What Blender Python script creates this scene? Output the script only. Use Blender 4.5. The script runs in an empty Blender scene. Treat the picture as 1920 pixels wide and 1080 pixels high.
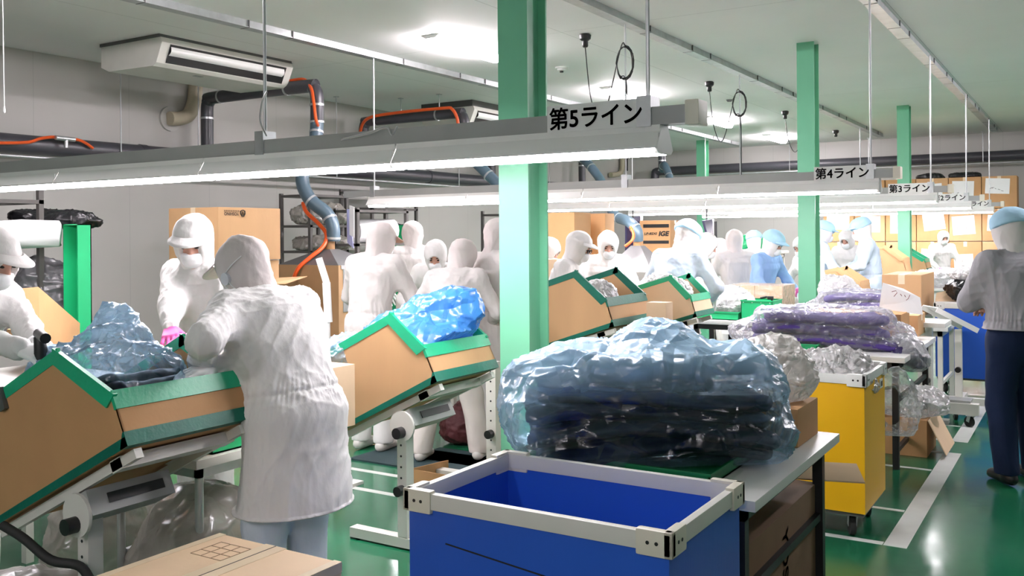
import bpy, bmesh, math, random
import numpy as np
from mathutils import Vector, Matrix, Euler, Quaternion

random.seed(7)
scene = bpy.context.scene
COL = scene.collection
PI = math.pi

# ------------------------------------------------------------------ camera
FPX = 1750.0                       # focal length in pixels of the 1920 px wide frame
CAMZ = 1.58
YAW = math.radians(31.8)
ROLL = math.radians(-0.45)
HORIZON = 440.0
cam_data = bpy.data.cameras.new('camera')
cam_data.sensor_width = 36.0
cam_data.lens = 36.0 * FPX / 1920.0
cam_data.shift_y = -(540.0 - HORIZON) / 1920.0
cam_data.clip_start = 0.05
cam = bpy.data.objects.new('camera', cam_data)
COL.objects.link(cam)
RC = Matrix.Rotation(YAW, 3, 'Z') @ Matrix.Rotation(math.radians(90), 3, 'X') @ Matrix.Rotation(ROLL, 3, 'Z')
cam.matrix_world = Matrix.Translation((0, 0, CAMZ)) @ RC.to_4x4()
scene.camera = cam
CAMP = Vector((0, 0, CAMZ))

# ------------------------------------------------------------------ world / exposure
world = bpy.data.worlds.new('world')
scene.world = world
world.use_nodes = True
world.node_tree.nodes['Background'].inputs[0].default_value = (0.75, 0.8, 0.85, 1)
world.node_tree.nodes['Background'].inputs[1].default_value = 0.05
scene.view_settings.view_transform = 'Standard'
scene.view_settings.look = 'None'
scene.view_settings.exposure = 0.12
scene.view_settings.gamma = 1.0
scene.view_settings.use_curve_mapping = False
TUBE_L = 72.0
CEIL_L = 138.0

# ------------------------------------------------------------------ measuring the place (a ray through a point of the view)
def ray(px, py):
    return RC @ Vector(((px - 960.0) / FPX, -(py - HORIZON) / FPX, -1.0))
def P(px, py, d):
    return CAMP + ray(px, py) * d
def G(px, py, z):
    r = ray(px, py); return CAMP + r * ((z - CAMZ) / r.z)
def PX(px, py, x):
    r = ray(px, py); return CAMP + r * (x / r.x)
def PY(px, py, y):
    r = ray(px, py); return CAMP + r * (y / r.y)

# ------------------------------------------------------------------ materials
MATS = {}
def mat(name, col, rough=0.6, metal=0.0, noise=0.06, nscale=6.0, bump=0.0, bscale=40.0, spec=0.5,
        coat=0.0, trans=0.0, alpha=1.0, stretch=(1, 1, 1), sheen=0.0):
    """Procedural principled material: base colour with a slight mottling and an optional bump."""
    if name in MATS: return MATS[name]
    m = bpy.data.materials.new(name); m.use_nodes = True
    nt = m.node_tree; b = nt.nodes['Principled BSDF']
    tc = nt.nodes.new('ShaderNodeTexCoord')
    mp = nt.nodes.new('ShaderNodeMapping'); mp.inputs['Scale'].default_value = stretch
    nt.links.new(tc.outputs['Object'], mp.inputs['Vector'])
    if noise > 0:
        n = nt.nodes.new('ShaderNodeTexNoise'); n.inputs['Scale'].default_value = nscale
        n.inputs['Detail'].default_value = 4
        nt.links.new(mp.outputs[0], n.inputs['Vector'])
        r = nt.nodes.new('ShaderNodeValToRGB')
        r.color_ramp.elements[0].position = 0.3; r.color_ramp.elements[1].position = 0.7
        r.color_ramp.elements[0].color = tuple(c * (1 - noise) for c in col) + (1,)
        r.color_ramp.elements[1].color = tuple(min(1, c * (1 + noise)) for c in col) + (1,)
        nt.links.new(n.outputs[0], r.inputs[0]); nt.links.new(r.outputs[0], b.inputs['Base Color'])
    else:
        b.inputs['Base Color'].default_value = tuple(col) + (1,)
    b.inputs['Roughness'].default_value = rough
    b.inputs['Metallic'].default_value = metal
    b.inputs['Specular IOR Level'].default_value = spec
    b.inputs['Coat Weight'].default_value = coat
    b.inputs['Coat Roughness'].default_value = 0.1
    b.inputs['Transmission Weight'].default_value = trans
    b.inputs['Alpha'].default_value = alpha
    b.inputs['Sheen Weight'].default_value = sheen
    if bump > 0:
        n2 = nt.nodes.new('ShaderNodeTexNoise'); n2.inputs['Scale'].default_value = bscale
        n2.inputs['Detail'].default_value = 5
        nt.links.new(mp.outputs[0], n2.inputs['Vector'])
        bp = nt.nodes.new('ShaderNodeBump'); bp.inputs['Strength'].default_value = bump
        bp.inputs['Distance'].default_value = 0.01
        nt.links.new(n2.outputs[0], bp.inputs['Height']); nt.links.new(bp.outputs[0], b.inputs['Normal'])
    MATS[name] = m
    return m

def emit(name, col, strength):
    if name in MATS: return MATS[name]
    m = bpy.data.materials.new(name); m.use_nodes = True
    nt = m.node_tree; nt.nodes.remove(nt.nodes['Principled BSDF'])
    e = nt.nodes.new('ShaderNodeEmission'); e.inputs[0].default_value = tuple(col) + (1,); e.inputs[1].default_value = strength
    nt.links.new(e.outputs[0], nt.nodes['Material Output'].inputs[0])
    MATS[name] = m
    return m

def film(name, tint, clear=0.55, rough=0.22, milk=0.35, crease=5.0, bump=0.8, st1=(0.75, 1, 1.25)):
    """Thin plastic film: see-through, glossy, milky where seen edge-on, its surface broken into creased facets."""
    if name in MATS: return MATS[name]
    m = bpy.data.materials.new(name); m.use_nodes = True
    nt = m.node_tree; nt.nodes.remove(nt.nodes['Principled BSDF'])
    N = nt.nodes.new; L = nt.links.new
    def math_(op, a, b, c=None):
        q = N('ShaderNodeMath'); q.operation = op
        for i, v in enumerate((a, b, c)):
            if v is None: continue
            if isinstance(v, (int, float)): q.inputs[i].default_value = v
            else: L(v, q.inputs[i])
        return q.outputs[0]
    tc = N('ShaderNodeTexCoord')
    wn = N('ShaderNodeTexNoise'); wn.inputs['Scale'].default_value = crease * 0.8; wn.inputs['Detail'].default_value = 2
    L(tc.outputs['Object'], wn.inputs['Vector'])
    wv = N('ShaderNodeVectorMath'); wv.operation = 'MULTIPLY_ADD'; wv.inputs[1].default_value = (0.22, 0.22, 0.22)
    L(wn.outputs['Color'], wv.inputs[0]); L(tc.outputs['Object'], wv.inputs[2])
    hs = []
    for sc, st in ((crease, st1), (crease * 2.3, (1.3, 1, 0.7))):
        mp = N('ShaderNodeMapping'); mp.inputs['Scale'].default_value = st; L(wv.outputs[0], mp.inputs['Vector'])
        v = N('ShaderNodeTexVoronoi'); v.feature = 'DISTANCE_TO_EDGE'; v.inputs['Scale'].default_value = sc; L(mp.outputs[0], v.inputs['Vector'])
        hs.append(math_('DIVIDE', v.outputs['Distance'], sc))
    hsum = math_('MULTIPLY_ADD', hs[1], 0.7, hs[0])
    bp = N('ShaderNodeBump'); bp.inputs['Strength'].default_value = bump; bp.inputs['Distance'].default_value = 0.45
    L(hsum, bp.inputs['Height'])
    tr = N('ShaderNodeBsdfTransparent'); tr.inputs[0].default_value = tuple(0.55 + 0.45 * c for c in tint) + (1,)
    gl = N('ShaderNodeBsdfGlossy'); gl.inputs['Roughness'].default_value = rough; gl.inputs['Color'].default_value = (0.95, 0.97, 1, 1)
    df = N('ShaderNodeBsdfDiffuse'); df.inputs['Color'].default_value = tuple(tint) + (1,)
    tl = N('ShaderNodeBsdfTranslucent'); tl.inputs['Color'].default_value = tuple(tint) + (1,)
    for s in (gl, df, tl): L(bp.outputs[0], s.inputs['Normal'])
    lw = N('ShaderNodeLayerWeight'); lw.inputs['Blend'].default_value = 0.3; L(bp.outputs[0], lw.inputs['Normal'])
    body = N('ShaderNodeMixShader'); body.inputs[0].default_value = 0.4
    L(df.outputs[0], body.inputs[1]); L(tl.outputs[0], body.inputs[2])
    mk = N('ShaderNodeMath'); mk.operation = 'MULTIPLY_ADD'; mk.use_clamp = True
    L(lw.outputs['Facing'], mk.inputs[0]); mk.inputs[1].default_value = milk; 
    at = N('ShaderNodeAttribute'); at.attribute_name = 'gather'      # film lying in several layers is milkier
    L(math_('MULTIPLY_ADD', at.outputs['Fac'], 0.72, 1 - clear - milk * 0.25), mk.inputs[2])
    mx = N('ShaderNodeMixShader'); L(mk.outputs[0], mx.inputs[0]); L(tr.outputs[0], mx.inputs[1]); L(body.outputs[0], mx.inputs[2])
    mg = N('ShaderNodeMixShader'); L(math_('MULTIPLY_ADD', lw.outputs['Fresnel'], 0.55, 0.05), mg.inputs[0])
    L(mx.outputs[0], mg.inputs[1]); L(gl.outputs[0], mg.inputs[2])
    L(mg.outputs[0], nt.nodes['Material Output'].inputs[0])
    MATS[name] = m
    return m

M_CEIL = mat('ceiling_paint', (0.66, 0.655, 0.645), 0.7, noise=0.02, nscale=1.2)
M_WALL = mat('wall_panel', (0.50, 0.495, 0.47), 0.55, noise=0.03, nscale=0.6)
M_COLUMN = mat('column_green', (0.17, 0.50, 0.31), 0.35, noise=0.03, nscale=3)
M_COLUMN_WEB = mat('column_green_edge', (0.02, 0.30, 0.125), 0.4, noise=0.03, nscale=3)
M_STEEL = mat('galvanised_steel', (0.55, 0.57, 0.58), 0.38, 0.75, noise=0.10, nscale=9)
M_GREY = mat('grey_painted_steel', (0.36, 0.37, 0.36), 0.4, 0.15, noise=0.04)
M_GREYD = mat('dark_grey_steel', (0.12, 0.12, 0.12), 0.45, 0.4, noise=0.06)
M_WHITE = mat('white_enamel', (0.82, 0.82, 0.80), 0.3, noise=0.02)
M_IVORY = mat('ivory_plastic', (0.75, 0.71, 0.60), 0.4, noise=0.03)
M_OFFW = mat('off_white_metal', (0.70, 0.69, 0.64), 0.4, noise=0.03)
M_BLACK = mat('black_plastic', (0.012, 0.012, 0.013), 0.4, noise=0.1)
M_BLACKM = mat('black_paint_steel', (0.015, 0.015, 0.016), 0.45, 0.2, noise=0.1)
M_CARD = mat('cardboard', (0.56, 0.335, 0.165), 0.75, noise=0.05, nscale=5, bump=0.08, bscale=60, stretch=(1, 1, 0.2))
M_CARD2 = mat('cardboard_warm', (0.50, 0.275, 0.12), 0.75, noise=0.05, nscale=5, bump=0.06, bscale=60)
M_CARD3 = mat('cardboard_pale', (0.76, 0.55, 0.36), 0.72, noise=0.05, nscale=4, bump=0.05, bscale=60)
M_CARDIN = mat('cardboard_inside', (0.44, 0.27, 0.14), 0.8, noise=0.05, nscale=5)
M_TAPE = mat('parcel_tape', (0.78, 0.62, 0.43), 0.3, noise=0.03)
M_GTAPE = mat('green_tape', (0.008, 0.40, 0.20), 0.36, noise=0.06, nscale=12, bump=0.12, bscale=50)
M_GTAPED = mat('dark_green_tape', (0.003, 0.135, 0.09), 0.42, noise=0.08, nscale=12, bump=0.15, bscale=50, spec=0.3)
M_GBOX = mat('green_crate', (0.012, 0.40, 0.15), 0.4, noise=0.04)
M_BLUE = mat('blue_corrugated_plastic', (0.016, 0.10, 0.56), 0.42, noise=0.05, nscale=2, bump=0.05, bscale=120, stretch=(1, 1, 0.05))
M_YELLOW = mat('yellow_corrugated_plastic', (0.86, 0.46, 0.006), 0.4, noise=0.03, nscale=2)
M_PAPER = mat('white_paper', (0.84, 0.84, 0.85), 0.7, noise=0.01)
M_INK = mat('black_ink', (0.01, 0.01, 0.01), 0.6, noise=0)
M_INKR = mat('brown_pen_ink', (0.16, 0.03, 0.03), 0.6, noise=0)
M_DUCT = mat('dark_grey_pvc', (0.055, 0.055, 0.065), 0.35, noise=0.06)
M_HOSE = mat('blue_grey_hose', (0.07, 0.115, 0.15), 0.4, noise=0.06)
M_ORANGE = mat('orange_hose', (0.75, 0.10, 0.015), 0.4, noise=0.04)
M_BEIGE = mat('beige_pipe_cover', (0.46, 0.41, 0.30), 0.5, noise=0.04)
M_SCREEN = mat('dark_indigo_panel', (0.03, 0.025, 0.075), 0.3, noise=0.03)
M_TABLE = mat('white_table_laminate', (0.78, 0.78, 0.76), 0.3, noise=0.03, nscale=3)
M_RUBBER = mat('black_rubber', (0.02, 0.02, 0.02), 0.7, noise=0.1)
M_MAT = mat('dark_floor_mat', (0.012, 0.035, 0.04), 0.75, noise=0.1, nscale=30, bump=0.2, bscale=200)
M_TUBE = emit('lamp_tube_light', (1.0, 0.93, 0.975), TUBE_L)
M_CEILLAMP = emit('ceiling_lamp_light', (1.0, 0.91, 0.965), CEIL_L)

# ------------------------------------------------------------------ objects
def wmat(o):
    m = o.matrix_basis.copy()
    while o.parent is not None:
        o = o.parent; m = o.matrix_basis @ m
    return m

def tag(o, label=None, cat=None, group=None, kind=None):
    if label: o['label'] = label
    if cat: o['category'] = cat
    if group: o['group'] = group
    if kind: o['kind'] = kind
    return o

def thing(name, label, cat, loc=(0, 0, 0), rotz=0.0, group=None):
    o = bpy.data.objects.new(name, None); COL.objects.link(o)
    o.empty_display_size = 0.1
    o.location = loc; o.rotation_euler = (0, 0, rotz)
    return tag(o, label, cat, group)

def mkobj(name, V, F, material, parent=None, smooth=False, origin=None, autosmooth=None):
    """Link one mesh; V are world coordinates, brought into the parent's frame."""
    V = np.asarray(V, dtype=float).reshape(-1, 3)
    if parent is not None:
        inv = np.array(wmat(parent).inverted())
        V = V @ inv[:3, :3].T + inv[:3, 3]
    elif origin is None:
        origin = ((V[:, 0].min() + V[:, 0].max()) / 2, (V[:, 1].min() + V[:, 1].max()) / 2, V[:, 2].min())
    if parent is None: V = V - np.array(origin)
    me = bpy.data.meshes.new(name)
    me.from_pydata(V.tolist(), [], [list(f) for f in F])
    me.update()
    mats = material if isinstance(material, (list, tuple)) else [material]
    for m in mats: me.materials.append(m)
    if smooth: me.shade_smooth()
    o = bpy.data.objects.new(name, me); COL.objects.link(o)
    if parent is not None: o.parent = parent
    else: o.location = origin
    if smooth and autosmooth:
        try: me.set_sharp_from_angle(angle=math.radians(autosmooth))
        except Exception: pass
    return o

def rotm(rx=0, ry=0, rz=0):
    return Euler((rx, ry, rz)).to_matrix()

class MB:
    """collects shapes in world coordinates; build() links them as ONE mesh object"""
    def __init__(s): s.V = []; s.F = []; s.MI = []; s.smooth = False
    def add(s, V, F, mi=0):
        k = len(s.V); s.V.extend([tuple(v) for v in V]); s.F.extend([tuple(i + k for i in f) for f in F]); s.MI.extend([mi] * len(F)); return s
    def box(s, c, size, R=None, bev=0.0, mi=0):
        hx, hy, hz = size[0] / 2, size[1] / 2, size[2] / 2
        bm = bmesh.new()
        bmesh.ops.create_cube(bm, size=1.0)
        for v in bm.verts: v.co = Vector((v.co.x * size[0], v.co.y * size[1], v.co.z * size[2]))
        if bev > 0:
            bmesh.ops.bevel(bm, geom=bm.edges[:], offset=min(bev, min(size) * 0.45), segments=2, profile=0.7, affect='EDGES')
        V = []
        for i, v in enumerate(bm.verts):
            v.index = i
            co = v.co if R is None else R @ v.co
            V.append((co.x + c[0], co.y + c[1], co.z + c[2]))
        F = [[v.index for v in f.verts] for f in bm.faces]
        bm.free()
        return s.add(V, F, mi)
    def lohi(s, lo, hi, bev=0.0, mi=0):
        return s.box([(a + b) / 2 for a, b in zip(lo, hi)], [abs(b - a) for a, b in zip(lo, hi)], None, bev, mi)
    def tube(s, pts, r, n=10, caps=True, mi=0, ry=None):
        pts = [Vector(p) for p in pts]
        rs = r if isinstance(r, (list, tuple)) else [r] * len(pts)
        V = []; F = []
        up = None
        for i, p in enumerate(pts):
            t = (pts[min(i + 1, len(pts) - 1)] - pts[max(i - 1, 0)])
            t = t.normalized() if t.length > 1e-9 else Vector((0, 0, 1))
            if up is None:
                up = Vector((0, 0, 1)) if abs(t.z) < 0.9 else Vector((1, 0, 0))
            a = (up - t * up.dot(t)).normalized(); b = t.cross(a); up = a
            for k in range(n):
                th = 2 * PI * k / n
                V.append(p + a * math.cos(th) * rs[i] + b * math.sin(th) * rs[i])
        for i in range(len(pts) - 1):
            for k in range(n):
                F.append((i * n + k, i * n + (k + 1) % n, (i + 1) * n + (k + 1) % n, (i + 1) * n + k))
        if caps:
            F.append(tuple(range(n))[::-1]); F.append(tuple((len(pts) - 1) * n + k for k in range(n)))
        return s.add(V, F, mi)
    def cyl(s, a, b, r, n=16, mi=0): return s.tube([a, b], r, n, True, mi)
    def bar(s, a, b, w, h, up=(0, 0, 1), mi=0):
        """rectangular bar from a to b, w across, h along up"""
        a = Vector(a); b = Vector(b); t = (b - a).normalized(); u = Vector(up)
        u = (u - t * u.dot(t)).normalized(); w_ = t.cross(u)
        V = []
        for p in (a, b):
            for sx, sy in ((-1, -1), (1, -1), (1, 1), (-1, 1)):
                V.append(p + w_ * sx * w / 2 + u * sy * h / 2)
        return s.add(V, [(3, 2, 1, 0), (4, 5, 6, 7), (0, 1, 5, 4), (1, 2, 6, 5), (2, 3, 7, 6), (3, 0, 4, 7)], mi)
    def prism(s, poly, d, mi=0):
        """poly: 3-D points of one planar outline; d: extrusion vector"""
        n = len(poly); d = Vector(d)
        V = [Vector(p) for p in poly] + [Vector(p) + d for p in poly]
        F = [tuple(range(n)), tuple(range(n, 2 * n))[::-1]]
        for i in range(n): F.append((i, i + n, (i + 1) % n + n, (i + 1) % n))
        return s.add(V, F, mi)
    def lathe(s, prof, c=(0, 0, 0), n=20, R=None, mi=0):
        V = []; F = []
        for r, z in prof:
            for k in range(n):
                v = Vector((r * math.cos(2 * PI * k / n), r * math.sin(2 * PI * k / n), z))
                if R is not None: v = R @ v
                V.append(v + Vector(c))
        for i in range(len(prof) - 1):
            for k in range(n):
                F.append((i * n + k, i * n + (k + 1) % n, (i + 1) * n + (k + 1) % n, (i + 1) * n + k))
        F.append(tuple(range(n))[::-1]); F.append(tuple((len(prof) - 1) * n + k for k in range(n)))
        return s.add(V, F, mi)
    def build(s, name, material, parent=None, smooth=None, autosmooth=40, origin=None):
        sm = True if smooth is None else smooth
        o = mkobj(name, s.V, s.F, material, parent, sm, origin, autosmooth)
        if isinstance(material, (list, tuple)):
            for p, mi in zip(o.data.polygons, s.MI): p.material_index = mi
        bm = bmesh.new(); bm.from_mesh(o.data); bmesh.ops.recalc_face_normals(bm, faces=bm.faces[:]); bm.to_mesh(o.data); bm.free()
        return o

def copy_tree(o, parent=None):
    c = o.copy(); COL.objects.link(c)
    if parent is not None: c.parent = parent
    for ch in [x for x in bpy.data.objects if x.parent == o]: copy_tree(ch, c)
    return c

def arc(c, a0, a1, r, u, v, n=8):
    c = Vector(c); u = Vector(u); v = Vector(v)
    return [c + u * r * math.cos(a0 + (a1 - a0) * i / n) + v * r * math.sin(a0 + (a1 - a0) * i / n) for i in range(n + 1)]

def smooth_path(pts, n=6):
    """Catmull-Rom through the points"""
    pts = [Vector(p) for p in pts]; out = []
    for i in range(len(pts) - 1):
        p0 = pts[max(i - 1, 0)]; p1 = pts[i]; p2 = pts[i + 1]; p3 = pts[min(i + 2, len(pts) - 1)]
        for k in range(n):
            t = k / n
            out.append(0.5 * ((2 * p1) + (p2 - p0) * t + (2 * p0 - 5 * p1 + 4 * p2 - p3) * t * t + (3 * p1 - p0 - 3 * p2 + p3) * t ** 3))
    out.append(pts[-1])
    return out

def text(body, name, parent, material, origin, xdir, ydir, width=None, height=None, bold=0.0, depth=0.001, center=True, thick=0.0):
    """lettering as a mesh: origin is its centre (or lower left), xdir/ydir the directions of reading and of up"""
    cu = bpy.data.curves.new(name, 'FONT'); cu.body = body; cu.size = 1.0; cu.extrude = 0.0; cu.offset = bold
    to = bpy.data.objects.new(name, cu); COL.objects.link(to)
    dg = bpy.context.evaluated_depsgraph_get(); dg.update()
    me = bpy.data.meshes.new_from_object(to.evaluated_get(dg))
    bpy.data.objects.remove(to)
    V = np.array([v.co[:] for v in me.vertices]).reshape(-1, 3); F = [list(p.vertices) for p in me.polygons]
    bpy.data.meshes.remove(me)
    if len(V) == 0: return None
    lo = V.min(0); hi = V.max(0)
    sx = (width / (hi[0] - lo[0])) if width else None
    sy = (height / (hi[1] - lo[1])) if height else None
    if thick:
        n = len(V); h_ = hi[1] - lo[1]; VV = []; FF = []
        for k_ in range(8):
            o_ = np.array([math.cos(k_ * PI / 4), math.sin(k_ * PI / 4), 0]) * thick * h_ + np.array([0, 0, k_ * 1e-5]); FF += [[i + n * k_ for i in f] for f in F]; VV.append(V + o_)
        V = np.concatenate(VV); F = FF
    if sx is None: sx = sy
    if sy is None: sy = sx
    cx, cy = ((lo + hi) / 2)[:2] if center else lo[:2]
    xd = Vector(xdir).normalized(); yd = Vector(ydir).normalized(); zd = xd.cross(yd)
    O = Vector(origin)
    W = [O + xd * ((v[0] - cx) * sx) + yd * ((v[1] - cy) * sy) + zd * depth for v in V]
    return mkobj(name, W, F, material, parent)
# ================================================================== THE SETTING
XL, XR, YB, YF, ZC = -9.45, 6.5, 21.0, -5.0, CAMZ + 1.97

def floor_material():
    m = bpy.data.materials.new('green_epoxy_floor'); m.use_nodes = True
    nt = m.node_tree; b = nt.nodes['Principled BSDF']; N = nt.nodes.new; L = nt.links.new
    tc = N('ShaderNodeTexCoord')
    n = N('ShaderNodeTexNoise'); n.inputs['Scale'].default_value = 0.9; n.inputs['Detail'].default_value = 6
    L(tc.outputs['Object'], n.inputs['Vector'])
    r = N('ShaderNodeValToRGB'); r.color_ramp.elements[0].position = 0.35; r.color_ramp.elements[1].position = 0.68
    r.color_ramp.elements[0].color = (0.008, 0.105, 0.046, 1); r.color_ramp.elements[1].color = (0.014, 0.15, 0.072, 1)
    L(n.outputs[0], r.inputs[0])
    # scuffs
    v = N('ShaderNodeTexNoise'); v.inputs['Scale'].default_value = 7; v.inputs['Detail'].default_value = 8; v.inputs['Distortion'].default_value = 1.5
    L(tc.outputs['Object'], v.inputs['Vector'])
    r2 = N('ShaderNodeValToRGB'); r2.color_ramp.elements[0].position = 0.66; r2.color_ramp.elements[1].position = 0.8
    r2.color_ramp.elements[0].color = (0, 0, 0, 1); r2.color_ramp.elements[1].color = (0.35, 0.35, 0.35, 1)
    L(v.outputs[0], r2.inputs[0])
    mx = N('ShaderNodeMixRGB'); mx.inputs[2].default_value = (0.01, 0.06, 0.035, 1)
    L(r2.outputs[0], mx.inputs[0]); L(r.outputs[0], mx.inputs[1]); L(mx.outputs[0], b.inputs['Base Color'])
    n3 = N('ShaderNodeTexNoise'); n3.inputs['Scale'].default_value = 2.2; n3.inputs['Detail'].default_value = 7
    L(tc.outputs['Object'], n3.inputs['Vector'])
    r3 = N('ShaderNodeMapRange'); r3.inputs[1].default_value = 0.3; r3.inputs[2].default_value = 0.7; r3.inputs[3].default_value = 0.10; r3.inputs[4].default_value = 0.24
    L(n3.outputs[0], r3.inputs[0]); L(r3.outputs[0], b.inputs['Roughness'])
    bp = N('ShaderNodeBump'); bp.inputs['Strength'].default_value = 0.06; bp.inputs['Distance'].default_value = 0.02
    n4 = N('ShaderNodeTexNoise'); n4.inputs['Scale'].default_value = 5; n4.inputs['Detail'].default_value = 3
    L(tc.outputs['Object'], n4.inputs['Vector']); L(n4.outputs[0], bp.inputs['Height']); L(bp.outputs[0], b.inputs['Normal'])
    b.inputs['Specular IOR Level'].default_value = 0.6
    return m
M_FLOOR = floor_material()

def seam_material(name, col, axis, pitch, rough=0.6, line=0.004, dark=0.62, second=None):
    """painted boards with thin joints"""
    m = bpy.data.materials.new(name); m.use_nodes = True
    nt = m.node_tree; b = nt.nodes['Principled BSDF']; N = nt.nodes.new; L = nt.links.new
    tc = N('ShaderNodeTexCoord'); sp = N('ShaderNodeSeparateXYZ'); L(tc.outputs['Object'], sp.inputs[0])
    def seam(ax, p):
        d = N('ShaderNodeMath'); d.operation = 'PINGPONG'; d.inputs[1].default_value = p / 2; L(sp.outputs[ax], d.inputs[0])
        c = N('ShaderNodeMath'); c.operation = 'LESS_THAN'; c.inputs[1].default_value = line / 2; L(d.outputs[0], c.inputs[0])
        return c
    s = seam(axis, pitch)
    if second:
        s2 = seam(*second); mxx = N('ShaderNodeMath'); mxx.operation = 'MAXIMUM'; L(s.outputs[0], mxx.inputs[0]); L(s2.outputs[0], mxx.inputs[1]); s = mxx
    n = N('ShaderNodeTexNoise'); n.inputs['Scale'].default_value = 0.7; n.inputs['Detail'].default_value = 3; L(tc.outputs['Object'], n.inputs['Vector'])
    r = N('ShaderNodeValToRGB'); r.color_ramp.elements[0].position = 0.3; r.color_ramp.elements[1].position = 0.7
    r.color_ramp.elements[0].color = tuple(c * 0.97 for c in col) + (1,); r.color_ramp.elements[1].color = tuple(c * 1.03 for c in col) + (1,)
    L(n.outputs[0], r.inputs[0])
    mx = N('ShaderNodeMixRGB'); mx.inputs[2].default_value = tuple(c * dark for c in col) + (1,)
    L(s.outputs[0], mx.inputs[0]); L(r.outputs[0], mx.inputs[1]); L(mx.outputs[0], b.inputs['Base Color'])
    b.inputs['Roughness'].default_value = rough
    return m
M_CEIL2 = seam_material('ceiling_boards', (0.88, 0.86, 0.865), 0, 2.9, 0.7, 0.006, 0.6, (1, 5.8))
M_WALLL = seam_material('wall_panels_left', (0.45, 0.44, 0.415), 1, 1.15, 0.5, 0.006, 0.82)
M_WALLB = seam_material('wall_panels_back', (0.50, 0.49, 0.465), 0, 1.15, 0.5, 0.006, 0.82)

def struct(name, lo, hi, m):
    o = MB().lohi(lo, hi).build(name, m, smooth=False); tag(o, kind='structure'); return o
struct('floor', (XL, YF, -0.1), (XR, YB, 0), M_FLOOR)
struct('ceiling', (XL, YF, ZC), (XR, YB, ZC + 0.1), M_CEIL2)
struct('wall_left', (XL - 0.1, YF, 0), (XL, YB, ZC), M_WALLL)
struct('wall_back', (XL - 0.1, YB, 0), (XR + 0.1, YB + 0.1, ZC), M_WALLB)
struct('wall_right', (XR, YF, 0), (XR + 0.1, YB, ZC), M_WALL)
struct('wall_front', (XL - 0.1, YF - 0.1, 0), (XR + 0.1, YF, ZC), M_WALL)
# soffit band along the left wall under the ceiling
bl = MB(); bl.lohi((XL, YF, 2.58), (XL + 0.02, YB, 2.62)); o = bl.build('trim_left', M_WALL, smooth=False); tag(o, kind='structure')

# ------------------------------------------------------------------ steel columns (square box section, front face and side web)
def column(cx, cy, label, w=0.176, wy=0.2):
    t = thing('steel_column', label, 'column', (cx, cy, 0), 0, 'green steel columns')
    b = MB()
    # H section: flanges face the camera, the web sits between them
    b.lohi((cx - w / 2, cy - wy / 2, 0.02), (cx + w / 2, cy - wy / 2 + 0.014, ZC))
    b.lohi((cx - w / 2, cy + wy / 2 - 0.014, 0.02), (cx + w / 2, cy + wy / 2, ZC))
    b.lohi((cx - 0.05, cy - wy / 2 + 0.014, 0.02), (cx + w / 2 - 0.045, cy + wy / 2 - 0.014, ZC))
    b.build('column_shaft', M_COLUMN, t, smooth=False)
    p = MB(); p.lohi((cx - w / 2 - 0.05, cy - wy / 2 - 0.05, 0), (cx + w / 2 + 0.05, cy + wy / 2 + 0.05, 0.02)); p.build('base_plate', M_COLUMN, t, smooth=False)
    return t
COLX = -2.5
column(COLX, 4.15, 'green steel column nearest the camera, behind the longest lamp beam')
column(COLX, 9.92, 'green steel column in the middle, seen down to a box of purple goods')
column(COLX + 0.02, 15.7, 'green steel column farthest back on the right, in front of stacked cartons')
column(-7.0, 19.0, 'dark green column far back by the rear wall, left of the middle green column', 0.2, 0.2)

# ------------------------------------------------------------------ ceiling channels
def channel(x, y0, y1, label):
    t = thing('ceiling_channel', label, 'ceiling rail', (x, y0, ZC - 0.07), 0, 'grey ceiling channels')
    b = MB(); b.lohi((x - 0.045, y0, ZC - 0.06), (x + 0.045, y1, ZC - 0.001)); b.lohi((x - 0.055, y0, ZC - 0.068), (x + 0.055, y1, ZC - 0.06))
    b.build('channel_body', M_STEEL, t, smooth=False)
    yy = y0 + 0.5; k = 0
    while yy < y1:
        c = MB(); c.lohi((x - 0.056, yy, ZC - 0.07), (x + 0.056, yy + 0.012, ZC - 0.001)); yy += (1.1, 0.55, 1.7)[k % 3]; k += 1
        c.build('joint_clip', M_GREYD, t, smooth=False)
channel(-6.54, 1.0, 19.9, 'grey ceiling channel farthest left, passing above the big air conditioner')
channel(-3.58, 1.0, 19.9, 'grey ceiling channel in the middle, crossing behind the second green column')
channel(-1.55, 1.0, 20.1, 'grey ceiling channel farthest right, running to the top of the carton wall')

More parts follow.
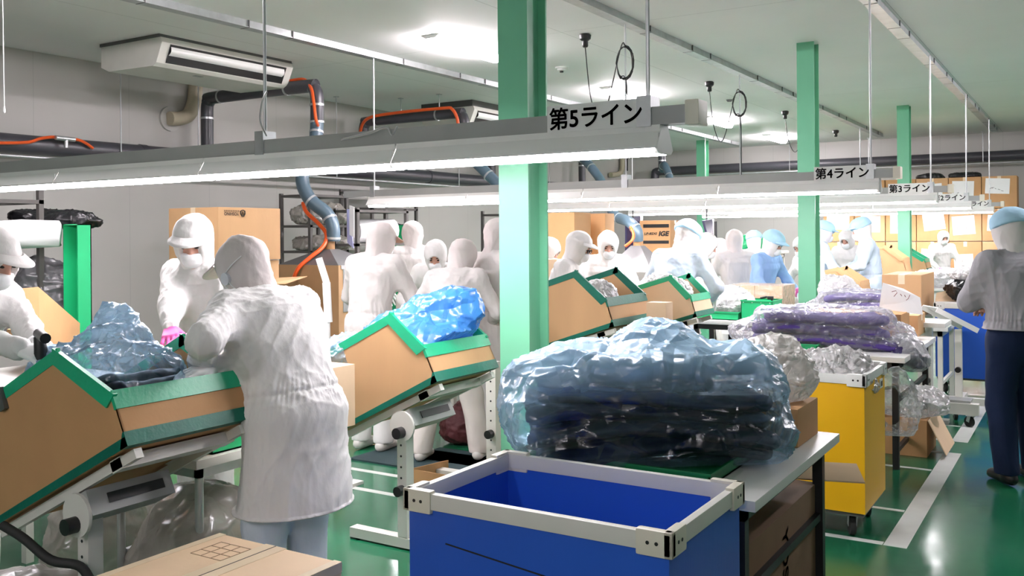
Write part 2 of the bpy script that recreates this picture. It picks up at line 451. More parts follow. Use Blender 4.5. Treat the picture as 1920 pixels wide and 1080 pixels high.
# ------------------------------------------------------------------ line lamps on their beams
ZB0 = CAMZ + 0.305                 # underside of the tubes
def line_lamp(y, x0, x1, number, label, sign_dx, rods):
    t = thing('line_lamp', label, 'hanging lamp', (x1, y, ZB0), 0, 'hanging line lamps with number signs')
    zt = ZB0
    # beam: grey channel on top
    b = MB(); b.lohi((x0 - 0.35, y - 0.035, zt + 0.115), (x1, y + 0.035, zt + 0.185)); b.build('beam', M_GREY, t, smooth=False)
    e = MB(); e.lohi((x1, y - 0.05, zt + 0.105), (x1 + 0.055, y + 0.05, zt + 0.2), 0.006); e.build('beam_end_cap', M_IVORY, t)
    # lamps: housings with white reflectors, about 1.25 m each
    L = x1 - 0.10 - x0; n = max(1, round(L / 1.28)); w = L / n
    for i in range(n):
        a = x0 + i * w + 0.004; c = x0 + (i + 1) * w - 0.004
        h = MB()
        prof = [(-0.040, 0.115), (-0.040, 0.090), (-0.078, 0.030), (-0.078, 0.022), (-0.073, 0.022), (-0.036, 0.082), (0.036, 0.082), (0.073, 0.022), (0.078, 0.022), (0.078, 0.030), (0.040, 0.090), (0.040, 0.115)]
        h.prism([(a, y + p, zt + q) for p, q in prof], (c - a, 0, 0))
        hs = h.build('lamp_housing', M_WHITE, t, smooth=False)
        tb = MB()
        for s in (-0.036, 0.036):
            tb.tube([(a + 0.01, y + s, zt + 0.019), (c - 0.01, y + s, zt + 0.019)], 0.019, 10)
        tb.build('lamp_tube', M_TUBE, hs)
        k = MB()
        k.lohi((c - 0.014, y - 0.06, zt + 0.003), (c + 0.0, y + 0.06, zt + 0.082)); k.build('tube_socket', M_WHITE, hs, smooth=False)
        cp = MB(); cp.prism([(c - 0.001, y + p, zt + q) for p, q in ((-0.03, 0.112), (-0.08, 0.02), (-0.06, 0.004), (0.06, 0.004), (0.08, 0.02), (0.03, 0.112))], (0.005, 0, 0))
        cp.build('housing_end', M_WHITE, hs, smooth=False)
    # sign on the end of the beam
    sx0 = x1 - sign_dx; sx1 = x1 - 0.165
    s = MB(); s.lohi((sx0, y - 0.043, zt + 0.112), (sx1, y - 0.036, zt + 0.222)); sg = s.build('number_sign', M_WHITE, t, smooth=False)
    text('第%sライン' % number, 'lettering', sg, M_INK, ((sx0 + sx1) / 2, y - 0.0445, zt + 0.167), (1, 0, 0), (0, 0, 1), width=(sx1 - sx0) * 0.94, height=0.088, thick=0.022)
    # hangers
    for hx, top in rods:
        k = MB(); k.lohi((hx - 0.03, y - 0.045, zt + 0.11), (hx + 0.03, y + 0.045, zt + 0.23)); k.build('hanger_bracket', M_STEEL, t, smooth=False)
        r = MB(); r.cyl((hx, y, zt + 0.18), (hx, y, ZC - 0.06), 0.0085, 8); r.build('hanger_rod', M_STEEL, t)
LY = [3.39, 7.75, 11.0, 14.4, 17.9]
BX0, BX1 = -6.6, -1.30
LT = ['longest white line lamp in front of the near green column, its sign reading 5',
      'white line lamp with sign reading 4, ending right of the middle green column',
      'white line lamp with sign reading 3, overlapping the farthest green column',
      'white line lamp with partly hidden sign reading 2, next to last in the row',
      'farthest and smallest white line lamp, its sign reading 1']
for i, y in enumerate(LY):
    line_lamp(y, BX0, BX1 - 0.0, '54321'[i], LT[i], 0.60, [(-1.47, ZC), (-3.58, ZC), (-6.54, ZC)])
# loose lamp cable over the first beam
c = MB(); c.tube(smooth_path([PY(500, 255, 3.33), PY(488, 225, 3.3), PY(492, 190, 3.3), PY(500, 172, 3.35)], 6), 0.005, 6)
tag(c.build('lamp_cable', M_GREY), 'thin grey cable looping down a rod onto the near lamp beam', 'cable')
c = MB(); c.tube(smooth_path([PY(640, 262, 3.35), PY(690, 250, 3.33), PY(725, 238, 3.33), PY(735, 252, 3.35), PY(745, 238, 3.36), PY(740, 254, 3.37)], 6), 0.006, 6)
tag(c.build('lamp_cable', M_GREY), 'thin grey cable humped over the near lamp beam left of the column', 'cable')

# ------------------------------------------------------------------ ceiling fixtures
def ceiling_light(x, y, label):
    t = thing('ceiling_light', label, 'ceiling light', (x, y, ZC - 0.06), 0, 'ceiling lights')
    f = MB(); f.prism([(x - 0.115, y - 0.63, ZC), (x + 0.115, y - 0.63, ZC), (x + 0.06, y - 0.63, ZC - 0.035), (x - 0.06, y - 0.63, ZC - 0.035)], (0, 1.26, 0)); f.build('light_frame', M_WHITE, t, smooth=False)
    d = MB(); d.prism([(x - 0.078, y - 0.60, ZC - 0.026), (x + 0.078, y - 0.60, ZC - 0.026), (x + 0.05, y - 0.60, ZC - 0.085), (x - 0.05, y - 0.60, ZC - 0.085)], (0, 1.2, 0)); d.build('light_diffuser', M_CEILLAMP, t, smooth=False)
names = ['brightest ceiling light, left of the near green column', 'second ceiling light, seen above the sign of the near lamp beam',
         'third ceiling light, right of the ivory beam end cap', 'fourth and smallest ceiling light, left of the middle green column']
for i, y in enumerate((8.0, 11.9, 15.7, 19.2)):
    ceiling_light(-5.5, y, names[i])
for y in (4.1,):
    ceiling_light(-5.5, y, 'ceiling light above and left of the picture')
ceiling_light(-2.4, -2.8, 'added fill light behind the camera')  # unseen fixture added as frontal fill
for y in (-3.6, 8.0, 11.9, 15.7):  # unseen row added to brighten the aisle side
    ceiling_light(0.95, y, 'added unseen light over the aisle right of the picture')
# ================================================================== smooth solid modelling (for bodies, clothes and soft goods)
class SDF:
    def __init__(s, lo, hi, h):
        s.lo = np.array(lo, dtype=np.float32); s.h = h
        n = np.ceil((np.array(hi) - np.array(lo)) / h).astype(int) + 1
        s.n = n; s.D = np.full(tuple(n), 1.0, dtype=np.float32)
        s.ax = [(s.lo[i] + h * np.arange(n[i])).astype(np.float32) for i in range(3)]
    def _sub(s, lo, hi, pad):
        sl = []
        for i in range(3):
            a = int(max(0, math.floor((lo[i] - pad - s.lo[i]) / s.h))); b = int(min(s.n[i], math.ceil((hi[i] + pad - s.lo[i]) / s.h) + 1))
            if b <= a: return None
            sl.append(slice(a, b))
        x = s.ax[0][sl[0]][:, None, None]; y = s.ax[1][sl[1]][None, :, None]; z = s.ax[2][sl[2]][None, None, :]
        return tuple(sl), x, y, z
    def _comb(s, sl, d, k, sub):
        D = s.D[sl]
        if sub:
            d = -d
            if k > 0:
                hh = np.maximum(k - np.abs(D - d), 0) / k; s.D[sl] = np.maximum(D, d) + hh * hh * k * 0.25
            else: s.D[sl] = np.maximum(D, d)
        else:
            if k > 0:
                hh = np.maximum(k - np.abs(D - d), 0) / k; s.D[sl] = np.minimum(D, d) - hh * hh * k * 0.25
            else: s.D[sl] = np.minimum(D, d)
    def cone(s, a, b, ra, rb, k=0.02, sub=False):
        a = np.array(a, dtype=np.float32); b = np.array(b, dtype=np.float32); R = max(ra, rb)
        q = s._sub(np.minimum(a, b) - R, np.maximum(a, b) + R, k + 3 * s.h)
        if q is None: return s
        sl, x, y, z = q; ba = b - a; L2 = float(ba @ ba) + 1e-9
        dx, dy, dz = x - a[0], y - a[1], z - a[2]
        t = np.clip((dx * ba[0] + dy * ba[1] + dz * ba[2]) / L2, 0, 1)
        d = np.sqrt((dx - t * ba[0]) ** 2 + (dy - t * ba[1]) ** 2 + (dz - t * ba[2]) ** 2) - (ra + (rb - ra) * t)
        s._comb(sl, d, k, sub); return s
    def ell(s, c, r, R=None, k=0.02, sub=False):
        c = np.array(c, dtype=np.float32); r = np.array(r, dtype=np.float32); m = float(r.max())
        q = s._sub(c - m, c + m, k + 3 * s.h)
        if q is None: return s
        sl, x, y, z = q; dx, dy, dz = x - c[0], y - c[1], z - c[2]
        if R is not None:
            R = np.array(R, dtype=np.float32)     # columns = axes
            dx, dy, dz = (dx * R[0, i] + dy * R[1, i] + dz * R[2, i] for i in range(3))
        k0 = np.sqrt((dx / r[0]) ** 2 + (dy / r[1]) ** 2 + (dz / r[2]) ** 2)
        k1 = np.sqrt((dx / r[0] ** 2) ** 2 + (dy / r[1] ** 2) ** 2 + (dz / r[2] ** 2) ** 2) + 1e-6
        s._comb(sl, k0 * (k0 - 1) / k1, k, sub); return s
    def econe(s, a, b, ra, rb, right, k=0.03):
        """elliptical section between a and b; ra, rb = (across, deep)"""
        a = np.array(a, dtype=np.float32); b = np.array(b, dtype=np.float32); m = max(max(ra), max(rb))
        q = s._sub(np.minimum(a, b) - m, np.maximum(a, b) + m, k + 3 * s.h)
        if q is None: return s
        sl, x, y, z = q; ba = b - a; L = float(np.sqrt(ba @ ba)) + 1e-9; t_ = ba / L
        r_ = np.array(right, dtype=np.float32); r_ = r_ - t_ * (r_ @ t_); r_ /= np.linalg.norm(r_); f_ = np.cross(t_, r_)
        dx, dy, dz = x - a[0], y - a[1], z - a[2]
        ax = dx * t_[0] + dy * t_[1] + dz * t_[2]; t = np.clip(ax / L, 0, 1)
        u = dx * r_[0] + dy * r_[1] + dz * r_[2]; v = dx * f_[0] + dy * f_[1] + dz * f_[2]; w = ax - t * L
        rx = ra[0] + (rb[0] - ra[0]) * t; ry = ra[1] + (rb[1] - ra[1]) * t; rm = np.minimum(rx, ry)
        e = np.sqrt((u / rx) ** 2 + (v / ry) ** 2 + (w / rm) ** 2)
        s._comb(sl, (e - 1) * rm, k, False); return s
    def plane(s, p, n):
        """cut away the side the normal points to"""
        n = np.array(n, dtype=np.float32); n /= np.linalg.norm(n); p = np.array(p, dtype=np.float32)
        d = (s.ax[0][:, None, None] - p[0]) * n[0] + (s.ax[1][None, :, None] - p[1]) * n[1] + (s.ax[2][None, None, :] - p[2]) * n[2]
        s.D = np.maximum(s.D, d); return s
    def mesh(s):
        D = s.D; h = s.h
        ins = D < 0
        c = [ins[i:i + D.shape[0] - 1, j:j + D.shape[1] - 1, k:k + D.shape[2] - 1] for i in (0, 1) for j in (0, 1) for k in (0, 1)]
        cnt = sum(q.astype(np.int8) for q in c)
        act = (cnt > 0) & (cnt < 8)
        idx = np.argwhere(act)
        if len(idx) == 0: return np.zeros((0, 3)), []
        off = np.array([[i, j, k] for i in (0, 1) for j in (0, 1) for k in (0, 1)])
        val = np.stack([D[idx[:, 0] + o[0], idx[:, 1] + o[1], idx[:, 2] + o[2]] for o in off], 1)
        acc = np.zeros((len(idx), 3)); num = np.zeros(len(idx))
        for a in range(8):
            for b in range(a + 1, 8):
                if np.abs(off[a] - off[b]).sum() != 1: continue
                m = (val[:, a] < 0) != (val[:, b] < 0)
                t = val[m, a] / (val[m, a] - val[m, b] + 1e-12)
                acc[m] += off[a] + (off[b] - off[a]) * t[:, None]; num[m] += 1
        V = (idx + acc / num[:, None]) * h + s.lo
        vid = np.full(act.shape, -1, dtype=np.int64); vid[idx[:, 0], idx[:, 1], idx[:, 2]] = np.arange(len(idx))
        F = []
        for ax in range(3):
            o1, o2 = [(1, 2), (2, 0), (0, 1)][ax]
            sa = [slice(None)] * 3; sb = [slice(None)] * 3
            sa[ax] = slice(0, -1); sb[ax] = slice(1, None)
            for o in (o1, o2): sa[o] = slice(1, -1); sb[o] = slice(1, -1)
            A = ins[tuple(sa)]; B = ins[tuple(sb)]
            for flip, mm in ((False, A & ~B), (True, ~A & B)):
                e = np.argwhere(mm)
                if len(e) == 0: continue
                e[:, o1] += 1; e[:, o2] += 1
                q = []
                for da, db in ((0, 0), (-1, 0), (-1, -1), (0, -1)):
                    w = e.copy(); w[:, o1] += da; w[:, o2] += db; q.append(vid[w[:, 0], w[:, 1], w[:, 2]])
                q = np.stack(q, 1)
                if flip: q = q[:, ::-1]
                F.append(q)
        F = np.concatenate(F) if F else np.zeros((0, 4), int)
        F = F[(F >= 0).all(1)]
        return V, F

def vnormals(V, F):
    N = np.zeros_like(V); F = np.asarray(F)
    n = np.cross(V[F[:, 2]] - V[F[:, 0]], V[F[:, 3]] - V[F[:, 1]])
    for i in range(4): np.add.at(N, F[:, i], n)
    return N / (np.linalg.norm(N, axis=1, keepdims=True) + 1e-12)

def relax(V, F, it=2, w=0.5):
    F = np.asarray(F); E = np.concatenate([F[:, [i, (i + 1) % 4]] for i in range(4)]); E = np.concatenate([E, E[:, ::-1]])
    deg = np.bincount(E[:, 0], minlength=len(V))[:, None]
    for _ in range(it):
        S = np.zeros_like(V); np.add.at(S, E[:, 0], V[E[:, 1]]); V = V * (1 - w) + w * S / np.maximum(deg, 1)
    return V

def folds(V, scale=(1, 1, 1), freq=14.0, seed=0, sharp=1.6, octaves=3):
    """ridged folds in [-1, 1]: warped crossing waves, cheap and smooth"""
    rng = np.random.RandomState(seed); p = V * np.array(scale)
    warp = np.zeros_like(p)
    for i in range(4):
        k = rng.normal(size=3) * freq * 0.35; warp += np.outer(np.sin(p @ k + rng.uniform(0, 6)), rng.normal(size=3)) * 0.035
    p = p + warp; out = np.zeros(len(V)); amp = 1.0; tot = 0
    for o in range(octaves):
        w = np.zeros(len(V))
        for i in range(3):
            k = rng.normal(size=3); k *= freq * (1.9 ** o) / np.linalg.norm(k)
            w += 1 - 2 * np.abs(np.sin(p @ k + rng.uniform(0, 6))) ** (1 / sharp)
        out += amp * w / 3; tot += amp; amp *= 0.5
    return out / tot

def crumple(V, scale=(1, 1, 1), cell=0.12, seed=0, n=None):
    """crease pattern of crumpled film: difference of the distances to the two nearest random points (0 on a crease)"""
    rng = np.random.RandomState(seed); p = V * np.array(scale)
    lo = p.min(0) - cell; hi = p.max(0) + cell
    m = n or int(np.clip(np.prod((hi - lo) / cell), 20, 900))
    c = rng.uniform(lo, hi, size=(m, 3)); out = np.empty(len(p))
    for i in range(0, len(p), 4000):
        d = np.sqrt(((p[i:i + 4000, None, :] - c[None]) ** 2).sum(2)); d.partition(1, axis=1); out[i:i + 4000] = d[:, 1] - d[:, 0]
    return np.minimum(out / cell, 1.5)

def local_obj(name, V, F, material, parent, smooth=True):
    """a mesh already in the parent's frame"""
    me = bpy.data.meshes.new(name); me.from_pydata(np.asarray(V).tolist(), [], np.asarray(F).tolist() if not isinstance(F, list) else F); me.update()
    me.materials.append(material)
    if smooth: me.shade_smooth()
    o = bpy.data.objects.new(name, me); COL.objects.link(o); o.parent = parent
    return o
# ================================================================== builders for cartons, stands, bags
F_BLUE = film('pale_blue_film', (0.52, 0.77, 0.99), clear=0.86, rough=0.24, milk=0.55, crease=3.4, bump=0.7, st1=(0.5, 0.6, 1.6))
F_BLUES = film('strong_blue_film', (0.08, 0.34, 0.86), clear=0.40, rough=0.26, milk=0.55, crease=4, bump=0.6, st1=(0.6, 0.7, 1.4))
F_CLEAR = film('clear_film', (0.86, 0.87, 0.88), clear=0.72, rough=0.22, milk=0.5, crease=7)
F_MILK = film('milky_film', (0.80, 0.78, 0.75), clear=0.30, rough=0.28, milk=0.6, crease=9, bump=1.0)
F_WHITE = film('white_film', (0.88, 0.87, 0.87), clear=0.15, rough=0.3, milk=0.3, crease=9, bump=1.0)
F_SACK = film('grey_clear_sack_film', (0.50, 0.47, 0.42), clear=0.55, rough=0.25, milk=0.5, crease=2.2, bump=0.35)
M_DARKCLOTH = mat('dark_navy_garment_cloth', (0.010, 0.012, 0.026), 0.5, noise=0.2, bump=0.35, bscale=9, stretch=(0.5, 2, 2), spec=0.35)
M_PURPLE = mat('purple_garment_cloth', (0.085, 0.045, 0.28), 0.55, noise=0.12, bump=0.4, bscale=9)
M_BLKBAG = mat('black_bin_liner', (0.012, 0.012, 0.014), 0.28, noise=0.1, bump=0.5, bscale=12)

def bag_mesh(size, seed, h=0.014, lumps=7, cell=0.16, depth=0.03, flat=0.0, power=0.55, peak=None):
    """crumpled sack lying on z = 0, size = (length x, depth y, height)"""
    L, W, H = size; rng = np.random.RandomState(seed)
    S = SDF((-L * 0.62, -W * 0.66, -0.03), (L * 0.62, W * 0.66, H * 1.25), h)
    S.ell((0, 0, H * 0.40), (L * 0.46, W * 0.46, H * 0.48), None, 0.05)
    S.ell((0, 0, H * 0.24), (L * 0.50, W * 0.50, H * 0.30), None, H * 0.25)
    for i in range(lumps):
        a = rng.uniform(-0.38, 0.38); b = rng.uniform(-0.33, 0.33); r = rng.uniform(0.20, 0.30)
        S.ell((a * L, b * W, H * rng.uniform(0.35, 0.62)), (L * r * 0.8, W * r, H * r * 1.1), None, 0.06)
    for p in (peak or []): S.ell((p[0] * L, p[1] * W, p[2] * H), (p[3] * L, p[3] * W * 1.2, p[4] * H), None, 0.07)
    S.plane((0, 0, 0), (0, 0, -1))
    V, F = S.mesh(); V = relax(V, F, 2); N = vnormals(V, F)
    up = np.clip(V[:, 2] / (0.12 * H), 0, 1)
    c1 = crumple(V, (0.8, 1, 1.3), cell, seed); c2 = crumple(V, (1.2, 1, 1), cell * 0.45, seed + 1)
    fo = folds(V, (0.6, 1, 1.6), 15, seed + 2)
    d = depth * (0.8 * np.exp(-c1 / 0.16) + (0.45 - c1) * 0.5 + 0.5 * np.exp(-c2 / 0.2) + fo * 0.5 - 0.3)
    V = V + N * (d * (0.25 + 0.75 * up))[:, None]
    V[:, 2] = np.maximum(V[:, 2], 0.0)
    return V, F

def wrap_mesh(slabs, blobs, lo, hi, seed, h=0.011, g=0.016, cell=0.15, depth=0.02, k=0.045):
    """film drawn tight over soft slabs (centre, size, turn) with airy pockets above"""
    S = SDF(lo, hi, h)
    for c, (l, w, hh), yw in slabs:
        R = Matrix.Rotation(yw, 3, 'Z'); r = hh / 2
        for i in range(4):
            v = (-w / 2 + r + (w - 2 * r) * i / 3)
            a = Vector(c) + R @ Vector((-l / 2 + r, v, 0)); b = Vector(c) + R @ Vector((l / 2 - r, v, 0))
            S.econe(a, b, (w * 0.19 if 0 < i < 3 else r + g, r + g), (w * 0.19 if 0 < i < 3 else r + g, r + g), tuple(R @ Vector((0, 1, 0))), k * 0.5)
    for c, r in blobs: S.ell(c, r, None, k)
    S.plane((0, 0, 0), (0, 0, -1))
    V, F = S.mesh(); V = relax(V, F, 1); N = vnormals(V, F)
    c1 = crumple(V, (0.55, 0.8, 1.3), cell, seed); c2 = crumple(V, (1, 1, 1.3), cell * 0.5, seed + 1)
    rng = np.random.RandomState(seed + 3); ph = folds(V, (1, 1, 1), 6, seed + 9, octaves=1)
    d = depth * (1.1 * np.exp(-c1 / 0.10) * (0.6 + ph) + 0.5 * np.exp(-c2 / 0.14) * (0.4 - ph) + 0.35 * folds(V, (0.5, 1, 1.8), 13, seed + 2))
    V = V + N * (d * np.clip(V[:, 2] / 0.05, 0.1, 1))[:, None]; V[:, 2] = np.maximum(V[:, 2], 0)
    return V, F

def gather(o, vals):
    a = o.data.attributes.new('gather', 'FLOAT', 'POINT'); a.data.foreach_set('value', np.asarray(vals, dtype=np.float32))

def place(V, loc, yaw, tilt=None):
    R = np.array(Matrix.Rotation(yaw, 3, 'Z'))
    if tilt is not None: R = np.array(tilt) @ R
    return V @ R.T + np.array(loc)

def bag(name, label, cat, loc, size, yaw, m, seed, group=None, tilt=None, clip=None, parent=None, gath=0.8, **kw):
    V, F = bag_mesh(size, seed, **kw)
    W = place(V, loc, yaw, tilt)
    if clip is not None: W = clip(W)
    o = mkobj(name, W, F, m, parent, True, origin=tuple(loc))
    gather(o, np.clip(V[:, 2] / size[2], 0, 1) * gath + 0.25 * folds(V, (1, 1, 1), 9, seed + 5))
    if parent is None: tag(o, label, cat, group)
    return o

def in_carton(Q, L, W, hb, hf, tc, marg=0.014):
    """keeps soft goods between a tilted carton's walls"""
    o = np.array(Q(0, 0, 0)); e1 = np.array(Q(1, 0, 0)) - o; e2 = np.array(Q(0, 1, 0)) - o; e3 = np.array(Q(0, 0, 1)) - o
    def f(V):
        p = V - o; t, y, h = p @ e1, p @ e2, p @ e3
        lim = np.where(t < tc, hf + (hb - hf) * np.clip(t / tc, 0, 1), hb) + 0.01
        h = np.maximum(h, marg); t = np.minimum(t, L - marg); low = h < lim + 0.02
        y = np.where(low, np.clip(y, marg, W - marg), y); t = np.where(h < hf + 0.02, np.maximum(t, marg), t)
        return o + np.outer(t, e1) + np.outer(y, e2) + np.outer(h, e3)
    return f

def garment(label, loc, size, yaw, m, seed, group, sag=0.0, tilt=None, name='folded_garment'):
    """a folded garment: a soft slab with rounded fold along its front edge"""
    L, W, H = size
    S = SDF((-L * 0.6, -W * 0.62, -H), (L * 0.6, W * 0.62, H), min(0.012, H / 3.2))
    r = H * 0.5
    S.econe((-L / 2 + r, -W / 2 + r, 0), (L / 2 - r, -W / 2 + r, 0), (r, r), (r, r), (0, 1, 0), 0.01)
    for i in range(5):
        y = -W / 2 + r + (W - 2 * r) * i / 4
        S.econe((-L / 2 + r * 1.4, y, 0), (L / 2 - r * 1.4, y, 0), (W * 0.15, r * 0.92), (W * 0.15, r * 0.92), (0, 1, 0), 0.02)
    V, F = S.mesh(); V = relax(V, F, 1); N = vnormals(V, F)
    V = V + N * (folds(V, (0.5, 1.2, 1.5), 16, seed) * 0.009)[:, None]
    V[:, 2] += -sag * ((V[:, 0] / (L / 2)) ** 2) + 0.02 * np.sin(V[:, 0] * 5 + seed)
    o = mkobj(name, place(V, loc, yaw, tilt), F, m, None, True, origin=tuple(loc)); tag(o, label, 'garment', group)
    return o

def carton(label, edge, ybot, ytop, d, xleft, xright, m=None, group=None, tape=True, sheet=None, rotz=0, seed=0, name='carton', face_tape=False, minz=None):
    """closed carton measured by its nearest upright edge (pixel column, bottom and top rows, distance) and its two side edges"""
    m = m or M_CARD
    c = P(edge, ybot, d); zt = P(edge, ytop, d).z
    x0 = PY(xleft, ybot, c.y).x; y1 = PX(xright, ybot, c.x).y
    z0 = c.z if minz is None else minz
    return carton_at(label, (x0, c.y, z0), (c.x, y1, zt), m, group, tape, sheet, seed, name, face_tape)

def carton_at(label, lo, hi, m=None, group=None, tape=True, sheet=None, seed=0, name='carton', face_tape=False):
    m = m or M_CARD; rng = random.Random(seed)
    x0, y0, z0 = lo; x1, y1, z1 = hi
    t = thing(name, label, 'cardboard box', ((x0 + x1) / 2, (y0 + y1) / 2, z0), 0, group)
    b = MB(); b.lohi((x0, y0, z0), (x1, y1, z1), 0.006); b.build('carton_body', m, t)
    ym = (y0 + y1) / 2; xm = (x0 + x1) / 2
    if tape:
        k = MB(); k.lohi((x0 - 0.001, ym - 0.03, z1 - 0.05), (x1 + 0.0012, ym + 0.03, z1 + 0.0012)); k.build('tape_strip', M_TAPE, t, smooth=False)
    if face_tape:
        k = MB(); k.lohi((xm - 0.03, y0 - 0.0012, z1 - 0.09), (xm + 0.03, ym, z1 + 0.0014)); k.build('tape_strip', M_TAPE, t, smooth=False)
    if sheet:                       # (u0, v0, u1, v1) on the near face, tilt, writing
        u0, v0, u1, v1, tl = sheet
        cx = x0 + (u0 + u1) / 2 * (x1 - x0); cz = z0 + (v0 + v1) / 2 * (z1 - z0); w = (u1 - u0) * (x1 - x0); h = (v1 - v0) * (z1 - z0)
        R = Matrix.Rotation(math.radians(tl), 3, 'Y'); k = MB(); k.box((cx, y0 - 0.003, cz), (w, 0.002, h), R); s = k.build('paper_sheet', M_PAPER, t, smooth=False)
        sc = MB(); px = -w * 0.3
        for i in range(rng.randint(3, 6)):
            a = Vector((px, -0.005, -h * 0.22 + rng.uniform(-.02, .02))); bq = a + Vector((rng.uniform(.01, .05), 0, rng.uniform(-.035, .035)))
            sc.bar(Vector((cx, y0, cz)) + R @ a, Vector((cx, y0, cz)) + R @ bq, 0.002, 0.007, (0, 0, 1)); px += w * rng.uniform(0.06, 0.14)
        sc.build('handwriting', M_INK, s, smooth=False)
    return t

def strip_on(mb, a, b, nrm, wdt, thick=0.004, down=None):
    """tape folded over an edge a-b"""
    mb.bar(a, b, thick, wdt, nrm)

def scoop_box(label, C, theta, L, W, hf, hb, tc, m, tapem, group=None, seed=0, flap=True, clip=False):
    """tilted open carton with a low lip on its right and full-height sides cut down towards it. C: near lower right corner"""
    C = Vector(C); c, s = math.cos(theta), math.sin(theta)
    e1 = Vector((-c, 0, -s)); e2 = Vector((0, 1, 0)); e3 = Vector((-s, 0, c)); w = 0.007
    Q = lambda t, y, h: C + e1 * t + e2 * y + e3 * h
    t = thing('cut_down_carton', label, 'cardboard box', tuple(Q(L / 2, W / 2, 0)), 0, group)
    b = MB()
    side = [(0, 0), (L, 0), (L, hb), (tc, hb), (0.0, hf)]
    b.prism([Q(p, 0, q) for p, q in side], e2 * w)
    b.prism([Q(p, W - w, q) for p, q in side], e2 * w)
    b.prism([Q(0, 0, 0), Q(w, 0, 0), Q(w, 0, hf), Q(0, 0, hf)], e2 * W)
    b.prism([Q(L - w, 0, 0), Q(L, 0, 0), Q(L, 0, hb), Q(L - w, 0, hb)], e2 * W)
    b.prism([Q(0, 0, 0), Q(L, 0, 0), Q(L, 0, w), Q(0, 0, w)], e2 * W)
    b.build('carton_body', m[0], t, smooth=False)
    f = 0.040 * (1 if hb > 0.4 else 0.85); o_ = 0.0025
    # top edges of the near and far side, folded over
    for y0_, y1_ in ((-o_, w + o_), (W - w - o_, W + o_)):
        g = MB(); g.prism([Q(L, y0_, hb - f), Q(tc - 0.004, y0_, hb - f), Q(tc - 0.012, y0_, hb + o_), Q(L, y0_, hb + o_)], e2 * (y1_ - y0_))
        g.build('edge_tape', tapem[0], t, smooth=False)
    dv = Vector((0, 0, 0)) + (e1 * (0 - tc) + e3 * (hf - hb)); dn = dv.normalized(); nn = (e3 * dn.dot(e1) * -1 + e1 * dn.dot(e3)); nn = -nn if nn.dot(e3) > 0 else nn
    for y0_, y1_ in ((-o_ * 3, w + o_), (W - w - o_, W + o_ * 3)):
        g = MB(); A = Q(tc, y0_, hb) - nn * o_; B = Q(0.0, y0_, hf) - nn * o_
        g.prism([A - dn * 0.012, B + dn * 0.02, B + nn * f * 1.5 - dn * 0.0, A + nn * f * 1.3], e2 * (y1_ - y0_))
        g.build('edge_tape', tapem[1], t, smooth=False)
    g = MB(); g.prism([Q(-o_ * 2, -0.004, hf - f * 1.5), Q(w + o_, -0.004, hf - f * 1.5), Q(w + o_, -0.004, hf + o_ * 2), Q(-o_ * 2, -0.004, hf + o_ * 2)], e2 * (W + 0.012)); g.build('lip_tape', tapem[0], t, smooth=False)
    g = MB(); g.prism([Q(-o_, -o_, -o_), Q(f, -o_, -o_), Q(f, -o_, o_), Q(w, -o_, f * 1.15), Q(-o_, -o_, f * 1.15)], e2 * (W + 2 * o_)); g.build('base_tape', tapem[2], t, smooth=False)
    g = MB(); g.prism([Q(0, -o_, -o_), Q(L, -o_, -o_), Q(L, -o_, f * 0.55), Q(0, -o_, f * 0.75)], e2 * 0.004); g.build('base_tape', tapem[2], t, smooth=False)
    return t, Q

